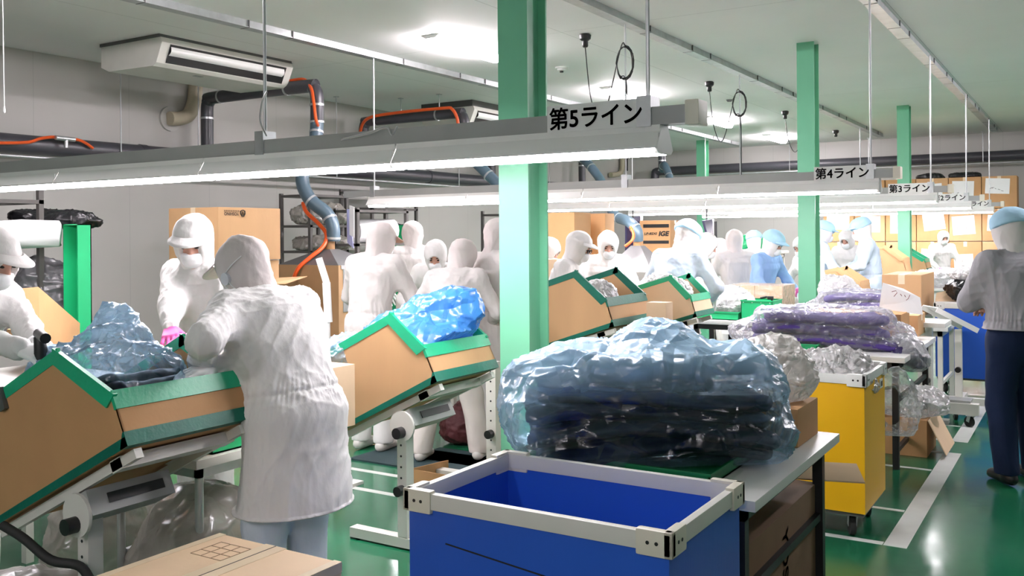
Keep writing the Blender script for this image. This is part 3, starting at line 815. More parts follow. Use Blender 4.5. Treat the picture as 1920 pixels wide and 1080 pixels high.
def box_stand(label, C, theta, L, W, group=None, zfoot=0.0, holes=True):
    """height-adjustable stand with a tilted tray under a carton"""
    C = Vector(C); c, s = math.cos(theta), math.sin(theta); e1 = Vector((-c, 0, -s)); e2 = Vector((0, 1, 0)); e3 = Vector((-s, 0, c))
    Q = lambda t, y, h: C + e1 * t + e2 * y + e3 * h
    ps = 0.40; px = Q(L * ps, 0, 0).x; yc = C.y + W * 0.16
    zt = Q(L * ps, 0, 0).z - 0.14
    t = thing('carton_stand', label, 'stand', (px, yc, zfoot), 0, group)
    tr = MB(); tr.prism([Q(0.02, 0.03, -0.012), Q(L - 0.02, 0.03, -0.012), Q(L - 0.02, 0.03, -0.045), Q(0.02, 0.03, -0.045)], e2 * 0.03)
    tr.prism([Q(0.02, W - 0.06, -0.012), Q(L - 0.02, W - 0.06, -0.012), Q(L - 0.02, W - 0.06, -0.045), Q(0.02, W - 0.06, -0.045)], e2 * 0.03)
    tr.prism([Q(0.10, 0.03, -0.008), Q(0.16, 0.03, -0.008), Q(0.16, 0.03, -0.05), Q(0.10, 0.03, -0.05)], e2 * (W - 0.06)); tr.build('tray_frame', M_OFFW, t, smooth=False)
    hd = MB(); q = Q(L * ps, W * 0.10, -0.10)
    hd.bar(q + Vector((0, -0.04, 0)), q + Vector((0, W * 0.55, 0)), 0.13, 0.09, e3); hd.build('tilt_head', M_GREY, t, smooth=False)
    sl = MB(); sl.bar(q + e1 * -0.068 + Vector((0, 0.03, 0.0)), q + e1 * -0.068 + Vector((0, W * 0.48, 0)), 0.004, 0.035, e3); sl.build('tilt_slot', M_BLACK, t, smooth=False)
    pl = MB(); pl.tube([q + Vector((0, -0.052, -0.02)), q + Vector((0, -0.04, -0.02))], 0.075, 20); pl.build('side_plate', M_OFFW, t)
    kn = MB(); kn.tube([q + Vector((0, -0.095, -0.05)), q + Vector((0, -0.05, -0.05))], 0.028, 14); kn.build('tilt_knob', M_BLACK, t)
    po = MB(); po.lohi((px - 0.03, yc - 0.03, zfoot + 0.06), (px + 0.03, yc + 0.03, zt), 0.004); post = po.build('post', M_OFFW, t, smooth=False)
    ho = MB(); z = zt - 0.08
    while z > 0.3 and holes: ho.cyl((px - 0.004, yc - 0.0312, z), (px - 0.004, yc - 0.029, z), 0.006, 8); z -= 0.055
    if holes: ho.build('adjusting_holes', M_BLACK, post, smooth=False)
    k2 = MB(); k2.tube([(px, yc - 0.07, 0.30), (px, yc - 0.03, 0.30)], 0.026, 14); k2.build('height_knob', M_BLACK, t)
    ft = MB(); ft.lohi((px - 0.35, yc - 0.03, zfoot + 0.01), (px + 0.35, yc + 0.03, zfoot + 0.06)); ft.lohi((px - 0.03, yc + 0.03, zfoot + 0.01), (px + 0.03, yc + 0.5, zfoot + 0.055)); ft.build('foot', M_OFFW, t, smooth=False)
    for sx in (-0.33, 0.33):
        r = MB(); r.lohi((px + sx - 0.02, yc - 0.025, zfoot), (px + sx + 0.02, yc + 0.025, zfoot + 0.012)); r.build('foot_pad', M_BLACK, t, smooth=False)
    return t

def work_table(label, lo, hi, z, legs=None, legm=None, topm=None, group='work tables', thick=0.035, cat='table', inset=0.05, shelf=None, round_leg=False):
    x0, y0 = lo; x1, y1 = hi; legm = legm or M_BLACKM
    t = thing('work_table', label, cat, ((x0 + x1) / 2, (y0 + y1) / 2, 0), 0, group)
    b = MB(); b.lohi((x0, y0, z - thick), (x1, y1, z), 0.004); b.build('tabletop', topm or M_TABLE, t)
    f = MB()
    f.lohi((x0 + inset, y0 + inset, z - thick - 0.05), (x1 - inset, y0 + inset + 0.025, z - thick)); f.lohi((x0 + inset, y1 - inset - 0.025, z - thick - 0.05), (x1 - inset, y1 - inset, z - thick))
    f.lohi((x0 + inset, y0 + inset, z - thick - 0.05), (x0 + inset + 0.025, y1 - inset, z - thick)); f.lohi((x1 - inset - 0.025, y0 + inset, z - thick - 0.05), (x1 - inset, y1 - inset, z - thick)); f.build('table_frame', legm, t, smooth=False)
    for lx in (x0 + inset + 0.02, x1 - inset - 0.02):
        for ly in (y0 + inset + 0.02, y1 - inset - 0.02):
            l = MB()
            if round_leg: l.cyl((lx, ly, 0), (lx, ly, z - thick), 0.017, 14)
            else: l.lohi((lx - 0.02, ly - 0.02, 0), (lx + 0.02, ly + 0.02, z - thick))
            l.build('leg', legm, t, smooth=round_leg)
    for sx in (x0 + inset + 0.02, x1 - inset - 0.02):
        for zz in (shelf or [0.25]):
            l = MB(); l.lohi((sx - 0.012, y0 + inset + 0.04, zz - 0.015), (sx + 0.012, y1 - inset - 0.04, zz + 0.015)); l.build('stretcher', legm, t, smooth=False)
    return t

def board_cart(label, lo, hi, m, rimm, group='corrugated plastic carts', slot=True, seam=False):
    """open cart of corrugated plastic sheets with an extruded rim, moulded corners and castors"""
    x0, y0, z0 = lo; x1, y1, z1 = hi; t = thing('container_cart', label, 'cart', ((x0 + x1) / 2, (y0 + y1) / 2, 0), 0, group)
    w = 0.008
    for nm, a, b in (('side_panel', (x0, y0, z0), (x1, y0 + w, z1)), ('side_panel', (x0, y1 - w, z0), (x1, y1, z1)), ('side_panel', (x0, y0 + w, z0), (x0 + w, y1 - w, z1)), ('side_panel', (x1 - w, y0 + w, z0), (x1, y1 - w, z1)), ('floor_panel', (x0 + w, y0 + w, z0), (x1 - w, y1 - w, z0 + 0.01))):
        q = MB(); q.lohi(a, b); q.build(nm, m, t, smooth=False)
    r = MB(); o = 0.008; h = 0.04
    r.lohi((x0 - o, y0 - o, z1 - h), (x1 + o, y0 + w + o, z1 + 0.006), 0.003); r.lohi((x0 - o, y1 - w - o, z1 - h), (x1 + o, y1 + o, z1 + 0.006), 0.003)
    r.lohi((x0 - o, y0 + w + o, z1 - h), (x0 + w + o, y1 - w - o, z1 + 0.006), 0.003); r.lohi((x1 - w - o, y0 + w + o, z1 - h), (x1 + o, y1 - w - o, z1 + 0.006), 0.003)
    r.build('rim_rail', rimm[0], t)
    for cx, sx in ((x0, 1), (x1, -1)):
        for cy, sy in ((y0, 1), (y1, -1)):
            k = MB(); e = 0.014; ln = 0.085
            k.lohi((cx - sx * e, cy - sy * e, z1 - h - 0.012), (cx + sx * ln, cy + sy * 0.014, z1 + 0.014), 0.007); k.lohi((cx - sx * e, cy - sy * e, z1 - h - 0.012), (cx + sx * 0.014, cy + sy * ln, z1 + 0.014), 0.007)
            kk = k.build('corner_cap', rimm[1], t)
            for dx in (0.028, 0.052):
                v = MB(); v.cyl((cx + sx * dx, cy - sy * (e + 0.001), z1 - 0.018), (cx + sx * dx, cy - sy * (e - 0.002), z1 - 0.018), 0.005, 10); v.build('rivet', M_BLACK, kk)
                v = MB(); v.cyl((cx - sx * (e + 0.001), cy + sy * dx, z1 - 0.018), (cx - sx * (e - 0.002), cy + sy * dx, z1 - 0.018), 0.005, 10); v.build('rivet', M_BLACK, kk)
    bs = MB(); bs.lohi((x0 + 0.01, y0 + 0.01, z0 - 0.02), (x1 - 0.01, y1 - 0.01, z0)); bs.build('base_board', M_GREYD, t, smooth=False)
    for cx in (x0 + 0.08, x1 - 0.08):
        for cy in (y0 + 0.08, y1 - 0.08):
            castor(t, cx, cy, z0 - 0.02)
    if slot:
        ym = y1 - 0.12
        q = MB(); q.lohi((x1, ym - 0.035, z1 - 0.115), (x1 + 0.006, ym + 0.035, z1 - 0.065), 0.002); hh = q.build('handle_frame', rimm[0], t)
        q = MB(); q.lohi((x1 + 0.0055, ym - 0.024, z1 - 0.105), (x1 + 0.0068, ym + 0.024, z1 - 0.077)); q.build('handle_slot', M_GREYD, hh, smooth=False)
    return t

def castor(parent, cx, cy, ztop, r=None, rz=0.4):
    r = r or min(0.05, ztop * 0.42)
    R = Matrix.Rotation(rz, 3, 'Z')
    f = MB(); ax = R @ Vector((1, 0, 0))
    f.box((cx, cy, ztop - 0.004), (0.07, 0.07, 0.008)); c = Vector((cx, cy, r)) + R @ Vector((0, 0.015, 0))
    for sgn in (-1, 1): f.bar(Vector((cx, cy, ztop - 0.006)) + ax * 0.02 * sgn, c + ax * 0.02 * sgn, 0.03, 0.004, ax)
    o = f.build('castor_fork', M_STEEL, parent, smooth=False)
    w = MB(); w.tube([c - ax * 0.014, c + ax * 0.014], r, 18); w.build('castor_wheel', M_RUBBER, o)
    return o

def crate(label, lo, hi, m, group=None, w=0.006, name='plastic_tray', cat='tray', rivets=False):
    x0, y0, z0 = lo; x1, y1, z1 = hi
    t = thing(name, label, cat, ((x0 + x1) / 2, (y0 + y1) / 2, z0), 0, group)
    b = MB(); b.lohi((x0, y0, z0), (x1, y1, z0 + w)); b.lohi((x0, y0, z0), (x1, y0 + w, z1)); b.lohi((x0, y1 - w, z0), (x1, y1, z1)); b.lohi((x0, y0, z0), (x0 + w, y1, z1)); b.lohi((x1 - w, y0, z0), (x1, y1, z1))
    b.build('tray_body', m, t, smooth=False)
    r = MB(); e = 0.006
    r.lohi((x0 - e, y0 - e, z1 - 0.01), (x1 + e, y0 + w, z1), 0.002); r.lohi((x0 - e, y1 - w, z1 - 0.01), (x1 + e, y1 + e, z1), 0.002); r.lohi((x0 - e, y0, z1 - 0.01), (x0 + w, y1, z1), 0.002); r.lohi((x1 - w, y0, z1 - 0.01), (x1 + e, y1, z1), 0.002)
    r.build('tray_rim', m, t)
    if rivets:
        k = 0
        for i in range(4):
            for z in (z0 + 0.02, z1 - 0.02):
                v = MB(); x = x0 + (x1 - x0) * (0.08 + 0.28 * i); v.cyl((x, y0 - 0.002, z), (x, y0, z), 0.004, 8); v.build('rivet', M_WHITE, t)
    return t
# ================================================================== FOREGROUND
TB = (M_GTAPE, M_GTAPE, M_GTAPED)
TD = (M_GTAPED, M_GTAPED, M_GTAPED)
# the two near cut-down cartons with their stands, one on each side of the person bending over
C1 = (-2.661, 1.915, 0.906); TH = math.radians(26.2)
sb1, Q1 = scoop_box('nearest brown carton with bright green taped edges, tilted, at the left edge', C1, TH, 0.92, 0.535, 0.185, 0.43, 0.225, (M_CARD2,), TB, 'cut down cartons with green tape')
box_stand('grey stand with black knobs under the nearest green taped carton', C1, TH, 0.92, 0.535, 'tilting carton stands')
C2 = (-2.685, 3.632, 0.876)
sb2, Q2 = scoop_box('brown carton with green taped edges left of the near green column, full of blue bag', C2, TH, 0.74, 0.55, 0.185, 0.405, 0.11, (M_CARD,), TB, 'cut down cartons with green tape')
box_stand('white stand with a row of holes under the second green taped carton', C2, TH, 0.74, 0.55, 'tilting carton stands')

def tiltR(th): return Matrix(((math.cos(th), 0, -math.sin(th)), (0, 1, 0), (math.sin(th), 0, math.cos(th))))
# contents of the first carton
for i, (tt, yy, hh, ll, sd) in enumerate([(0.40, 0.265, 0.08, 0.60, 1), (0.38, 0.265, 0.15, 0.54, 2), (0.35, 0.265, 0.215, 0.50, 3), (0.34, 0.27, 0.275, 0.40, 4)]):
    garment('dark folded garment in the nearest carton, %s under the blue film' % ('lowest', 'second from the bottom', 'third from the bottom', 'topmost')[i], tuple(Q1(tt, yy, hh)), (ll, 0.40, 0.07), 0.03 * i, M_DARKCLOTH, 30 + sd, 'dark garments in the nearest carton', tilt=tiltR(TH))
bag('plastic_bag', 'pale blue see-through bag billowing out of the nearest green taped carton', 'plastic bag', tuple(Q1(0.46, 0.265, 0.10)), (0.78, 0.50, 0.46), 0, F_BLUE, 41, tilt=tiltR(math.radians(20)), clip=in_carton(Q1, 0.92, 0.535, 0.43, 0.185, 0.225), peak=[(0.10, 0.1, 0.85, 0.16, 0.30), (-0.25, 0, 0.7, 0.2, 0.3)], cell=0.13, depth=0.028, h=0.012, gath=0.45)
bag('plastic_bag', 'strong blue plastic bag heaped in the second green taped carton', 'plastic bag', tuple(Q2(0.30, 0.29, 0.03)), (0.66, 0.52, 0.46), 0, F_BLUES, 42, tilt=tiltR(math.radians(8)), clip=in_carton(Q2, 0.74, 0.55, 0.405, 0.185, 0.11), peak=[(0.24, 0.28, 0.86, 0.22, 0.26), (0.05, 0.12, 0.84, 0.22, 0.24), (-0.2, -0.05, 0.72, 0.2, 0.2)], cell=0.17, depth=0.019, h=0.012)
for i, (tt, yy, hh) in enumerate([(0.33, 0.28, 0.07), (0.31, 0.28, 0.14), (0.30, 0.28, 0.21)]):
    garment('dark folded garment inside the strong blue bag, %s' % ('lowest', 'middle one', 'topmost')[i], tuple(Q2(tt, yy, hh)), (0.42, 0.38, 0.065), 0.05 * i, M_DARKCLOTH, 50 + i, 'dark garments in the strong blue bag', tilt=tiltR(math.radians(10)))
bag('plastic_bag', 'small pale blue crumpled bag at the left end of the second green taped carton', 'plastic bag', tuple(Q2(0.60, 0.12, 0.27)), (0.24, 0.26, 0.22), 0.4, F_BLUE, 43, cell=0.07, depth=0.02, h=0.009)
# clip on the upper left edge of the first carton
k = MB(); q = Q1(0.60, -0.008, 0.395); k.box(q, (0.035, 0.02, 0.085), Matrix.Rotation(-TH, 3, 'Y'), 0.004); tag(k.build('edge_clip', M_GREYD), 'dark grey clip on the upper left edge of the nearest carton', 'clip')

# table between the workers with a green crate, and the wrapped carton at its far end
work_table('white table with a chrome leg behind the nearest green taped carton', (-3.55, 2.40), (-2.92, 3.22), 0.72, legm=M_STEEL, round_leg=True, group='work tables')
crate('green crate on the white table, showing under the nearest carton', (-3.25, 2.50, 0.722), (-2.95, 2.92, 0.86), M_GBOX, 'green crates', name='plastic_crate', cat='crate')
carton_at('wrapped pale carton standing between the bending person and the second carton', (-3.14, 2.95, 0.722), (-2.84, 3.22, 1.00), M_CARD3, None, False)
# clear sacks and a hose below the first carton
bag('clear_sack', 'large clear grey sack hanging under the white table, right of the near stand', 'plastic sack', (-3.28, 2.72, 0.0), (0.52, 0.60, 0.60), 0.2, F_SACK, 61, 'clear sacks under the tables', cell=0.25, depth=0.02, h=0.016)
bag('clear_sack', 'clear grey sack in the lower left corner, left of the near stand', 'plastic sack', (-3.40, 1.98, 0.0), (0.50, 0.4, 0.40), 0.2, F_SACK, 62, 'clear sacks under the tables', cell=0.22, depth=0.02, h=0.016)
bag('clear_sack', 'dark filled sack squeezed beneath the tilted tray of the nearest carton', 'plastic sack', (-3.80, 2.62, 0.0), (0.46, 0.46, 0.60), 0.9, F_SACK, 63, 'clear sacks under the tables', cell=0.22, depth=0.02, h=0.016)
c = MB(); c.tube(smooth_path([P(5, 985, 3.3), P(45, 1010, 3.25), P(95, 1050, 3.2), P(150, 1062, 3.2), P(175, 1100, 3.2)], 6), 0.016, 10)
tag(c.build('black_hose', M_RUBBER), 'black hose curving below the nearest carton at the lower left', 'hose')

# closed carton at the bottom edge
t = thing('carton', 'large pale carton with tape along its top seam, cut off by the bottom edge', 'cardboard box', (-2.20, 1.72, 0), 0)
b = MB(); b.lohi((-2.455, 1.28, 0.0), (-1.92, 2.11, 0.60), 0.006); b.build('carton_body', M_CARD3, t)
k = MB(); k.lohi((-2.240, 1.279, 0.5), (-2.150, 2.1112, 0.6012)); k.build('tape_strip', M_TAPE, t, smooth=False)
for a_, b_ in ((-2.456, -2.425), (-1.95, -1.919)):
    k = MB(); k.lohi((a_, 1.279, 0.57), (b_, 2.111, 0.6011)); k.build('edge_tape', M_TAPE, t, smooth=False)
k = MB(); k.lohi((-2.197, 1.28, 0.6012), (-2.1935, 2.11, 0.6018)); k.build('flap_seam', M_INK, t, smooth=False)
k = MB()
for i in range(4): k.lohi((-2.38 + i * 0.045, 1.93, 0.6), (-2.378 + i * 0.045, 2.05, 0.6012))
for i in range(4): k.lohi((-2.38, 1.93 + i * 0.04, 0.6), (-2.243, 1.932 + i * 0.04, 0.6012))
k.build('printed_grid', mat('brown_print', (0.30, 0.19, 0.11), 0.7), t, smooth=False)

# blue container cart
board_cart('large blue container cart with cream corner caps in the middle foreground', (-1.70, 2.16, 0.14), (-0.89, 2.70, 0.83), M_BLUE, (M_OFFW, M_IVORY), slot=False)
pr = [x for x in bpy.data.objects if x.name.startswith('container_cart')][0]
k = MB(); k.bar((-1.57, 2.1592, 0.70), (-1.22, 2.1592, 0.665), 0.002, 0.004); k.build('scratch', M_INK, pr, smooth=False)

# the table with the big bag
work_table('white table with black legs carrying the big blue bag of dark garments', (-1.80, 2.84), (-0.885, 3.98), 0.75, group='work tables', shelf=[0.12, 0.42])
crate('dark green tray beneath the big blue bag', (-1.79, 2.92, 0.752), (-1.06, 3.56, 0.795), mat('dark_green_tray', (0.004, 0.18, 0.055), 0.4), 'green trays')
BY = math.radians(31.8)
BC = Vector((-1.42, 3.20, 0.770)); yawb = YAW + math.radians(2)
stack = [(0.0, 0.0, 0.05, 0.86, 0.46, 0.075), (0.01, -0.01, 0.115, 0.90, 0.46, 0.07), (-0.02, 0.01, 0.178, 0.88, 0.44, 0.07), (0.04, 0.0, 0.235, 0.80, 0.42, 0.06), (-0.09, 0.02, 0.285, 0.64, 0.40, 0.055), (0.09, 0.0, 0.33, 0.60, 0.38, 0.055)]
ord_ = ['lowest', 'second from the bottom', 'third from the bottom', 'third from the top', 'second from the top', 'topmost']
slabs = []
for i, (u, v, z, l, w_, h_) in enumerate(stack):
    p = BC + Matrix.Rotation(yawb, 3, 'Z') @ Vector((u, v, z)); jy = 0.04 * (-1) ** i
    garment('dark navy folded garment in the big blue bag, %s of the pile' % ord_[i], tuple(p), (l, w_, h_), yawb + jy, M_DARKCLOTH, 70 + i, 'dark garments in the big blue bag', sag=0.018)
    slabs.append(((u, v, z), (l + 0.05, w_ + 0.05, h_ + 0.012), jy))
blobs = [((0.06, 0.02, 0.33), (0.22, 0.20, 0.135)), ((-0.20, 0.06, 0.30), (0.24, 0.20, 0.11)), ((0.36, 0.0, 0.24), (0.17, 0.20, 0.16)), ((-0.40, 0.02, 0.16), (0.13, 0.24, 0.16)), ((0.06, 0.05, 0.40), (0.13, 0.12, 0.09)), ((0.40, 0.0, 0.10), (0.13, 0.25, 0.12)), ((-0.42, 0, 0.26), (0.10, 0.10, 0.09))]
V, F = wrap_mesh(slabs, blobs, (-0.62, -0.42, -0.02), (0.62, 0.42, 0.56), 45, h=0.0095, cell=0.16, depth=0.027)
o = mkobj('plastic_bag', place(V, tuple(BC), yawb), F, F_BLUE, None, True, origin=tuple(BC)); gather(o, np.clip((V[:, 2] - 0.22) / 0.14, 0, 1.2) * 1.0 + np.clip((-V[:, 0] - 0.30) / 0.15, 0, 1) * 0.5 + np.clip((V[:, 0] - 0.38) / 0.1, 0, 1) * 0.25 + 0.22 * folds(V, (0.6, 1, 1.5), 9, 77)); tag(o, 'big pale blue see-through bag of dark garments on the table in the middle', 'plastic bag')
carton_at('open-topped brown carton under the milky bag, behind the big blue bag', (-1.35, 3.62, 0.752), (-0.96, 3.93, 0.90), M_CARD2, None, False)
bag('milky_bag', 'tall milky bag standing on a carton between the big blue bag and yellow cart', 'plastic bag', (-1.13, 3.80, 0.902), (0.34, 0.26, 0.29), 0.0, F_MILK, 46, cell=0.12, depth=0.02, h=0.012)
# cartons stored under that table
t = carton_at('dark shaded carton with open flap under the end of the bag table', (-1.55, 3.02, 0.02), (-0.965, 3.93, 0.55), mat('shaded_brown_cardboard', (0.20, 0.115, 0.06), 0.8), None, False)  # brown card with the deep shade under the table put into its colour
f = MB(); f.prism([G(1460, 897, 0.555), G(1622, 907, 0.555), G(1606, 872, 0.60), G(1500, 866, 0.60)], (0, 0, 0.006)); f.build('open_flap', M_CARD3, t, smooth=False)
text('YOSHINO', 'printed_lettering', t, M_INK, (-0.9635, 3.45, 0.27), (0, 0, -1), (0, 1, 0), height=0.07, thick=0.02)
# loose bag on the floor
bag('plastic_bag', 'crumpled clear bag on the floor left of the blue cart', 'plastic bag', (-2.02, 2.72, 0.0), (0.4, 0.34, 0.22), 0.7, F_CLEAR, 47, cell=0.08, depth=0.025, h=0.011)

# yellow cart with its white bag
board_cart('yellow container cart with white rim, right of the big blue bag', (-1.72, 4.98, 0.14), (-0.985, 5.53, 0.84), M_YELLOW, (M_WHITE, M_WHITE))
bag('white_bag', 'crumpled white bag heaped in the yellow cart', 'plastic bag', (-1.36, 5.26, 0.70), (0.74, 0.54, 0.22), 0, F_WHITE, 48, cell=0.10, depth=0.035, h=0.012, peak=[(0.25, 0.1, 0.8, 0.2, 0.25)])
# ================================================================== MIDDLE GROUND
# third and fourth cut-down cartons on the next line
C3 = (-2.808, 5.86, 0.941); T3 = math.radians(18)
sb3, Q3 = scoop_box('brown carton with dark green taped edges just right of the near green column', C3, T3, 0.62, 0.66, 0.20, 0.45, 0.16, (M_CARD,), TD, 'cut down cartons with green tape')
box_stand('stand under the dark green taped carton right of the near column', C3, T3, 0.62, 0.66, 'tilting carton stands', holes=False)
C4 = (-2.60, 6.90, 0.935); T4 = math.radians(17)
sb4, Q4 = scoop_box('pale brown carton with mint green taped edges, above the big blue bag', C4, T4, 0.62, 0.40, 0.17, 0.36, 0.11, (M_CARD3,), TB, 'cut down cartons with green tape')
box_stand('stand under the mint green taped carton', C4, T4, 0.62, 0.40, 'tilting carton stands', holes=False)
carton('small plain carton squeezed between the two cartons above the big blue bag', 1249, 625, 568, 6.62, 1212, 1262, M_CARD3, None, False)
bag('white_bag', 'glaring white plastic bag in the mint green taped carton', 'plastic bag', tuple(Q4(0.34, 0.20, 0.05)), (0.50, 0.38, 0.42), 0, F_WHITE, 80, tilt=tiltR(T4), clip=in_carton(Q4, 0.62, 0.40, 0.36, 0.17, 0.11), cell=0.1, depth=0.02, h=0.012)
bag('white_bag', 'white plastic bag lying in the dark green taped carton', 'plastic bag', tuple(Q3(0.36, 0.33, 0.03)), (0.46, 0.60, 0.40), 0, F_WHITE, 81, tilt=tiltR(T3), clip=in_carton(Q3, 0.62, 0.66, 0.45, 0.20, 0.16), cell=0.1, depth=0.02, h=0.013)
work_table('white table between the workers, half hidden behind the second carton', (-4.80, 5.72), (-4.06, 6.25), 0.74, legm=M_OFFW, group='work tables')
carton('tan carton by the hooded worker, cut off by the near green column', 1045, 600, 486, 8.0, 985, 1058, M_CARD3, None, False, minz=0.742)

# table with green tray in front of the pallet
work_table('white table holding the green tray, behind the purple bag', (-3.12, 8.02), (-2.20, 8.56), 0.80, legm=M_BLACKM, group='work tables')
crate('long green tray on the table, left of the green box', (-3.05, 8.10, 0.802), (-2.66, 8.50, 0.875), M_GBOX, 'green trays')
crate('green box with white rivets standing beside the long green tray', (-2.64, 8.10, 0.802), (-2.36, 8.40, 0.985), M_GBOX, 'green crates', name='plastic_crate', cat='crate', rivets=True)
bag('white_bag', 'white plastic bag spilling over the long green tray', 'plastic bag', (-2.82, 8.32, 0.812), (0.46, 0.34, 0.30), 0.1, F_WHITE, 82, cell=0.1, depth=0.025, h=0.012)
k = MB(); q = Vector((-2.42, 8.25, 1.0005)); k.box(q, (0.05, 0.03, 0.03), None, 0.006); k.cyl(q + Vector((-0.03, 0, 0.01)), q + Vector((-0.09, 0, -0.005)), 0.010, 10); k.cyl(q + Vector((0.01, 0, -0.01)), q + Vector((0.03, 0, -0.06)), 0.010, 10)
tag(k.build('hand_tool', M_BLACK), 'small black hand tool on the green box', 'tool')

# wrapped cartons on a pallet
t = thing('pallet', 'wooden pallet under the film wrapped cartons left of the middle green column', 'pallet', (-2.72, 9.17, 0.62))
M_WOOD = mat('pallet_wood', (0.62, 0.43, 0.24), 0.75, noise=0.12, nscale=8, stretch=(0.3, 3, 3))
PXL, PXR, PY0, PY1 = -3.05, -2.51, 8.95, 9.40
for i in range(5):
    b = MB(); y = PY0 - 0.01 + i * 0.095; b.lohi((PXL - 0.01, y, 0.69), (PXR + 0.01, y + 0.07, 0.71)); b.build('deck_board', M_WOOD, t, smooth=False)
for y in (PY0 + 0.01, 9.14, PY1 - 0.08):
    b = MB(); b.lohi((PXL, y, 0.62), (PXR, y + 0.07, 0.69)); b.build('bearer', M_WOOD, t, smooth=False)
work_table('low bench under the pallet of wrapped cartons', (PXL - 0.05, PY0 - 0.04), (PXR + 0.03, PY1 + 0.05), 0.618, legm=M_GREYD, group='benches')
XM = (PXL + PXR) / 2
for i, (x, z) in enumerate([(PXL, 0.712), (XM, 0.712), (PXL, 0.89), (XM, 0.89)]):
    carton_at('film wrapped carton on the pallet, %s' % ('lower left', 'lower right', 'upper left', 'upper right')[i], (x + 0.003, PY0, z), (x + (PXR - PXL) / 2 - 0.003, PY1, z + 0.175), M_CARD3, 'wrapped cartons on the pallet', False)
k = MB(); k.lohi((PXL - 0.004, PY0 - 0.005, 0.715), (PXR + 0.004, PY1 + 0.005, 1.070))
w = k.build('stretch_film', film('stretch_wrap', (0.9, 0.88, 0.84), clear=0.78, rough=0.18, milk=0.3, crease=9), smooth=False); tag(w, 'clear stretch film wound around the cartons on the pallet', 'film')

# long right-hand table with purple bags
work_table('white table with black legs under the purple bags, right of the yellow cart', (-2.30, 6.55), (-1.04, 8.00), 0.75, group='work tables', shelf=[0.12, 0.45])
crate('green tray peeping out under the lower purple bag', (-2.05, 6.62, 0.752), (-1.62, 7.0, 0.80), M_GBOX, 'green trays')
def wrapped(label, loc, yaw, size, film_, clothm, seed, glabel, n=3, cell=0.14, depth=0.025):
    L, W, H = size; sl = []; R = Matrix.Rotation(yaw, 3, 'Z'); hh = H / (n + 0.6)
    for i in range(n):
        z = hh * (0.6 + i); s = 1 - 0.08 * i
        sl.append(((0.02 * (-1) ** i, 0, z), (L * 0.86 * s + 0.04, W * 0.84 * s + 0.03, hh), 0.03 * i))
        garment(glabel % ('lowest' if i == 0 else 'topmost' if i == n - 1 else 'middle one' if n == 3 else 'second from the bottom' if i == 1 else 'second from the top'), tuple(Vector(loc) + R @ Vector((0.02 * (-1) ** i, 0, z))), (L * 0.86 * s, W * 0.84 * s, hh * 0.92), yaw + 0.03 * i, clothm, seed + i, 'garments inside ' + label.split(',')[0][:40], sag=0.01)
    V, F = wrap_mesh(sl, [((0, 0, H * 0.7), (L * 0.34, W * 0.32, H * 0.30)), ((-L * 0.2, 0, H * 0.6), (L * 0.2, W * 0.3, H * 0.3)), ((L * 0.44, 0, H * 0.3), (L * 0.10, W * 0.36, H * 0.3)), ((-L * 0.44, 0, H * 0.3), (L * 0.10, W * 0.36, H * 0.3))], (-L * 0.62, -W * 0.64, -0.02), (L * 0.62, W * 0.64, H * 1.3), seed, h=0.012, cell=cell, depth=depth)
    o = mkobj('plastic_bag', place(V, tuple(loc), yaw), F, film_, None, True, origin=tuple(loc)); tag(o, label, 'plastic bag')
wrapped('clear bag of purple garments in front, drooping over the table end', (-1.68, 6.95, 0.755), YAW * 0.55, (1.20, 0.62, 0.30), F_CLEAR, M_PURPLE, 90, 'purple folded garment in the front clear bag, %s')
bag('plastic_bag', 'end of a clear bag with dark purple goods hanging off the table corner', 'plastic bag', (-1.10, 6.98, 0.62), (0.24, 0.40, 0.26), YAW, F_CLEAR, 95, cell=0.1, depth=0.02, h=0.012)
garment('dark purple garment drooping over the corner of the white table', (-1.12, 6.97, 0.73), (0.26, 0.34, 0.13), YAW, mat('dark_purple_cloth', (0.03, 0.02, 0.10), 0.5, bump=0.3, bscale=10), 96, None, tilt=Matrix.Rotation(0.55, 3, 'Y'))
carton('long wrapped brown carton behind the front purple bag', 1690, 655, 590, 6.95, 1515, 1706, M_CARD2, None, False, minz=0.752)
carton('small brown carton standing at the right end of the table', 1722, 641, 592, 7.35, 1694, 1735, M_CARD, None, True, minz=0.752)
work_table('white table behind, carrying the rear purple bag and large carton', (-2.34, 8.80), (-1.05, 9.72), 0.75, legm=M_OFFW, group='work tables')
wrapped('clear bag of purple garments behind the long brown carton', (-1.85, 9.02, 0.755), 0.15, (0.86, 0.5, 0.30), F_CLEAR, M_PURPLE, 100, 'purple folded garment in the rear clear bag, %s')
bag('white_bag', 'bright white bag standing up behind the rear purple bag', 'plastic bag', (-2.05, 9.32, 0.755), (0.40, 0.3, 0.46), 0.3, F_WHITE, 104, cell=0.1, depth=0.02, h=0.013)
carton('large square carton with tape on its front, right of the middle green column', 1728, 600, 516, 8.95, 1654, 1752, M_CARD, None, False, face_tape=True, minz=0.755)
# handwritten sheet leaning on the purple bag
k = MB(); a = P(1655, 530, 7.3); b_ = P(1725, 558, 7.2); c_ = P(1730, 590, 7.15); d_ = P(1648, 578, 7.25)
k.prism([a, P(1693, 541, 7.26), b_, c_, P(1690, 585, 7.2), d_], Vector((0.0015, 0.003, 0))); sh = k.build('paper_sheet', M_PAPER, None, smooth=False); tag(sh, 'white sheet with brown pen marks propped by the rear purple bag', 'paper')
k = MB()
for pts in ([(1672, 547), (1680, 545), (1682, 549), (1676, 556)], [(1688, 551), (1691, 555)], [(1696, 553), (1698, 557)], [(1706, 553), (1703, 560), (1699, 563)]):
    k.tube([P(x, y, 7.22 - 0.0006 * (x - 1655)) for x, y in pts], 0.0025, 6)
k.build('handwriting', M_INKR, sh)
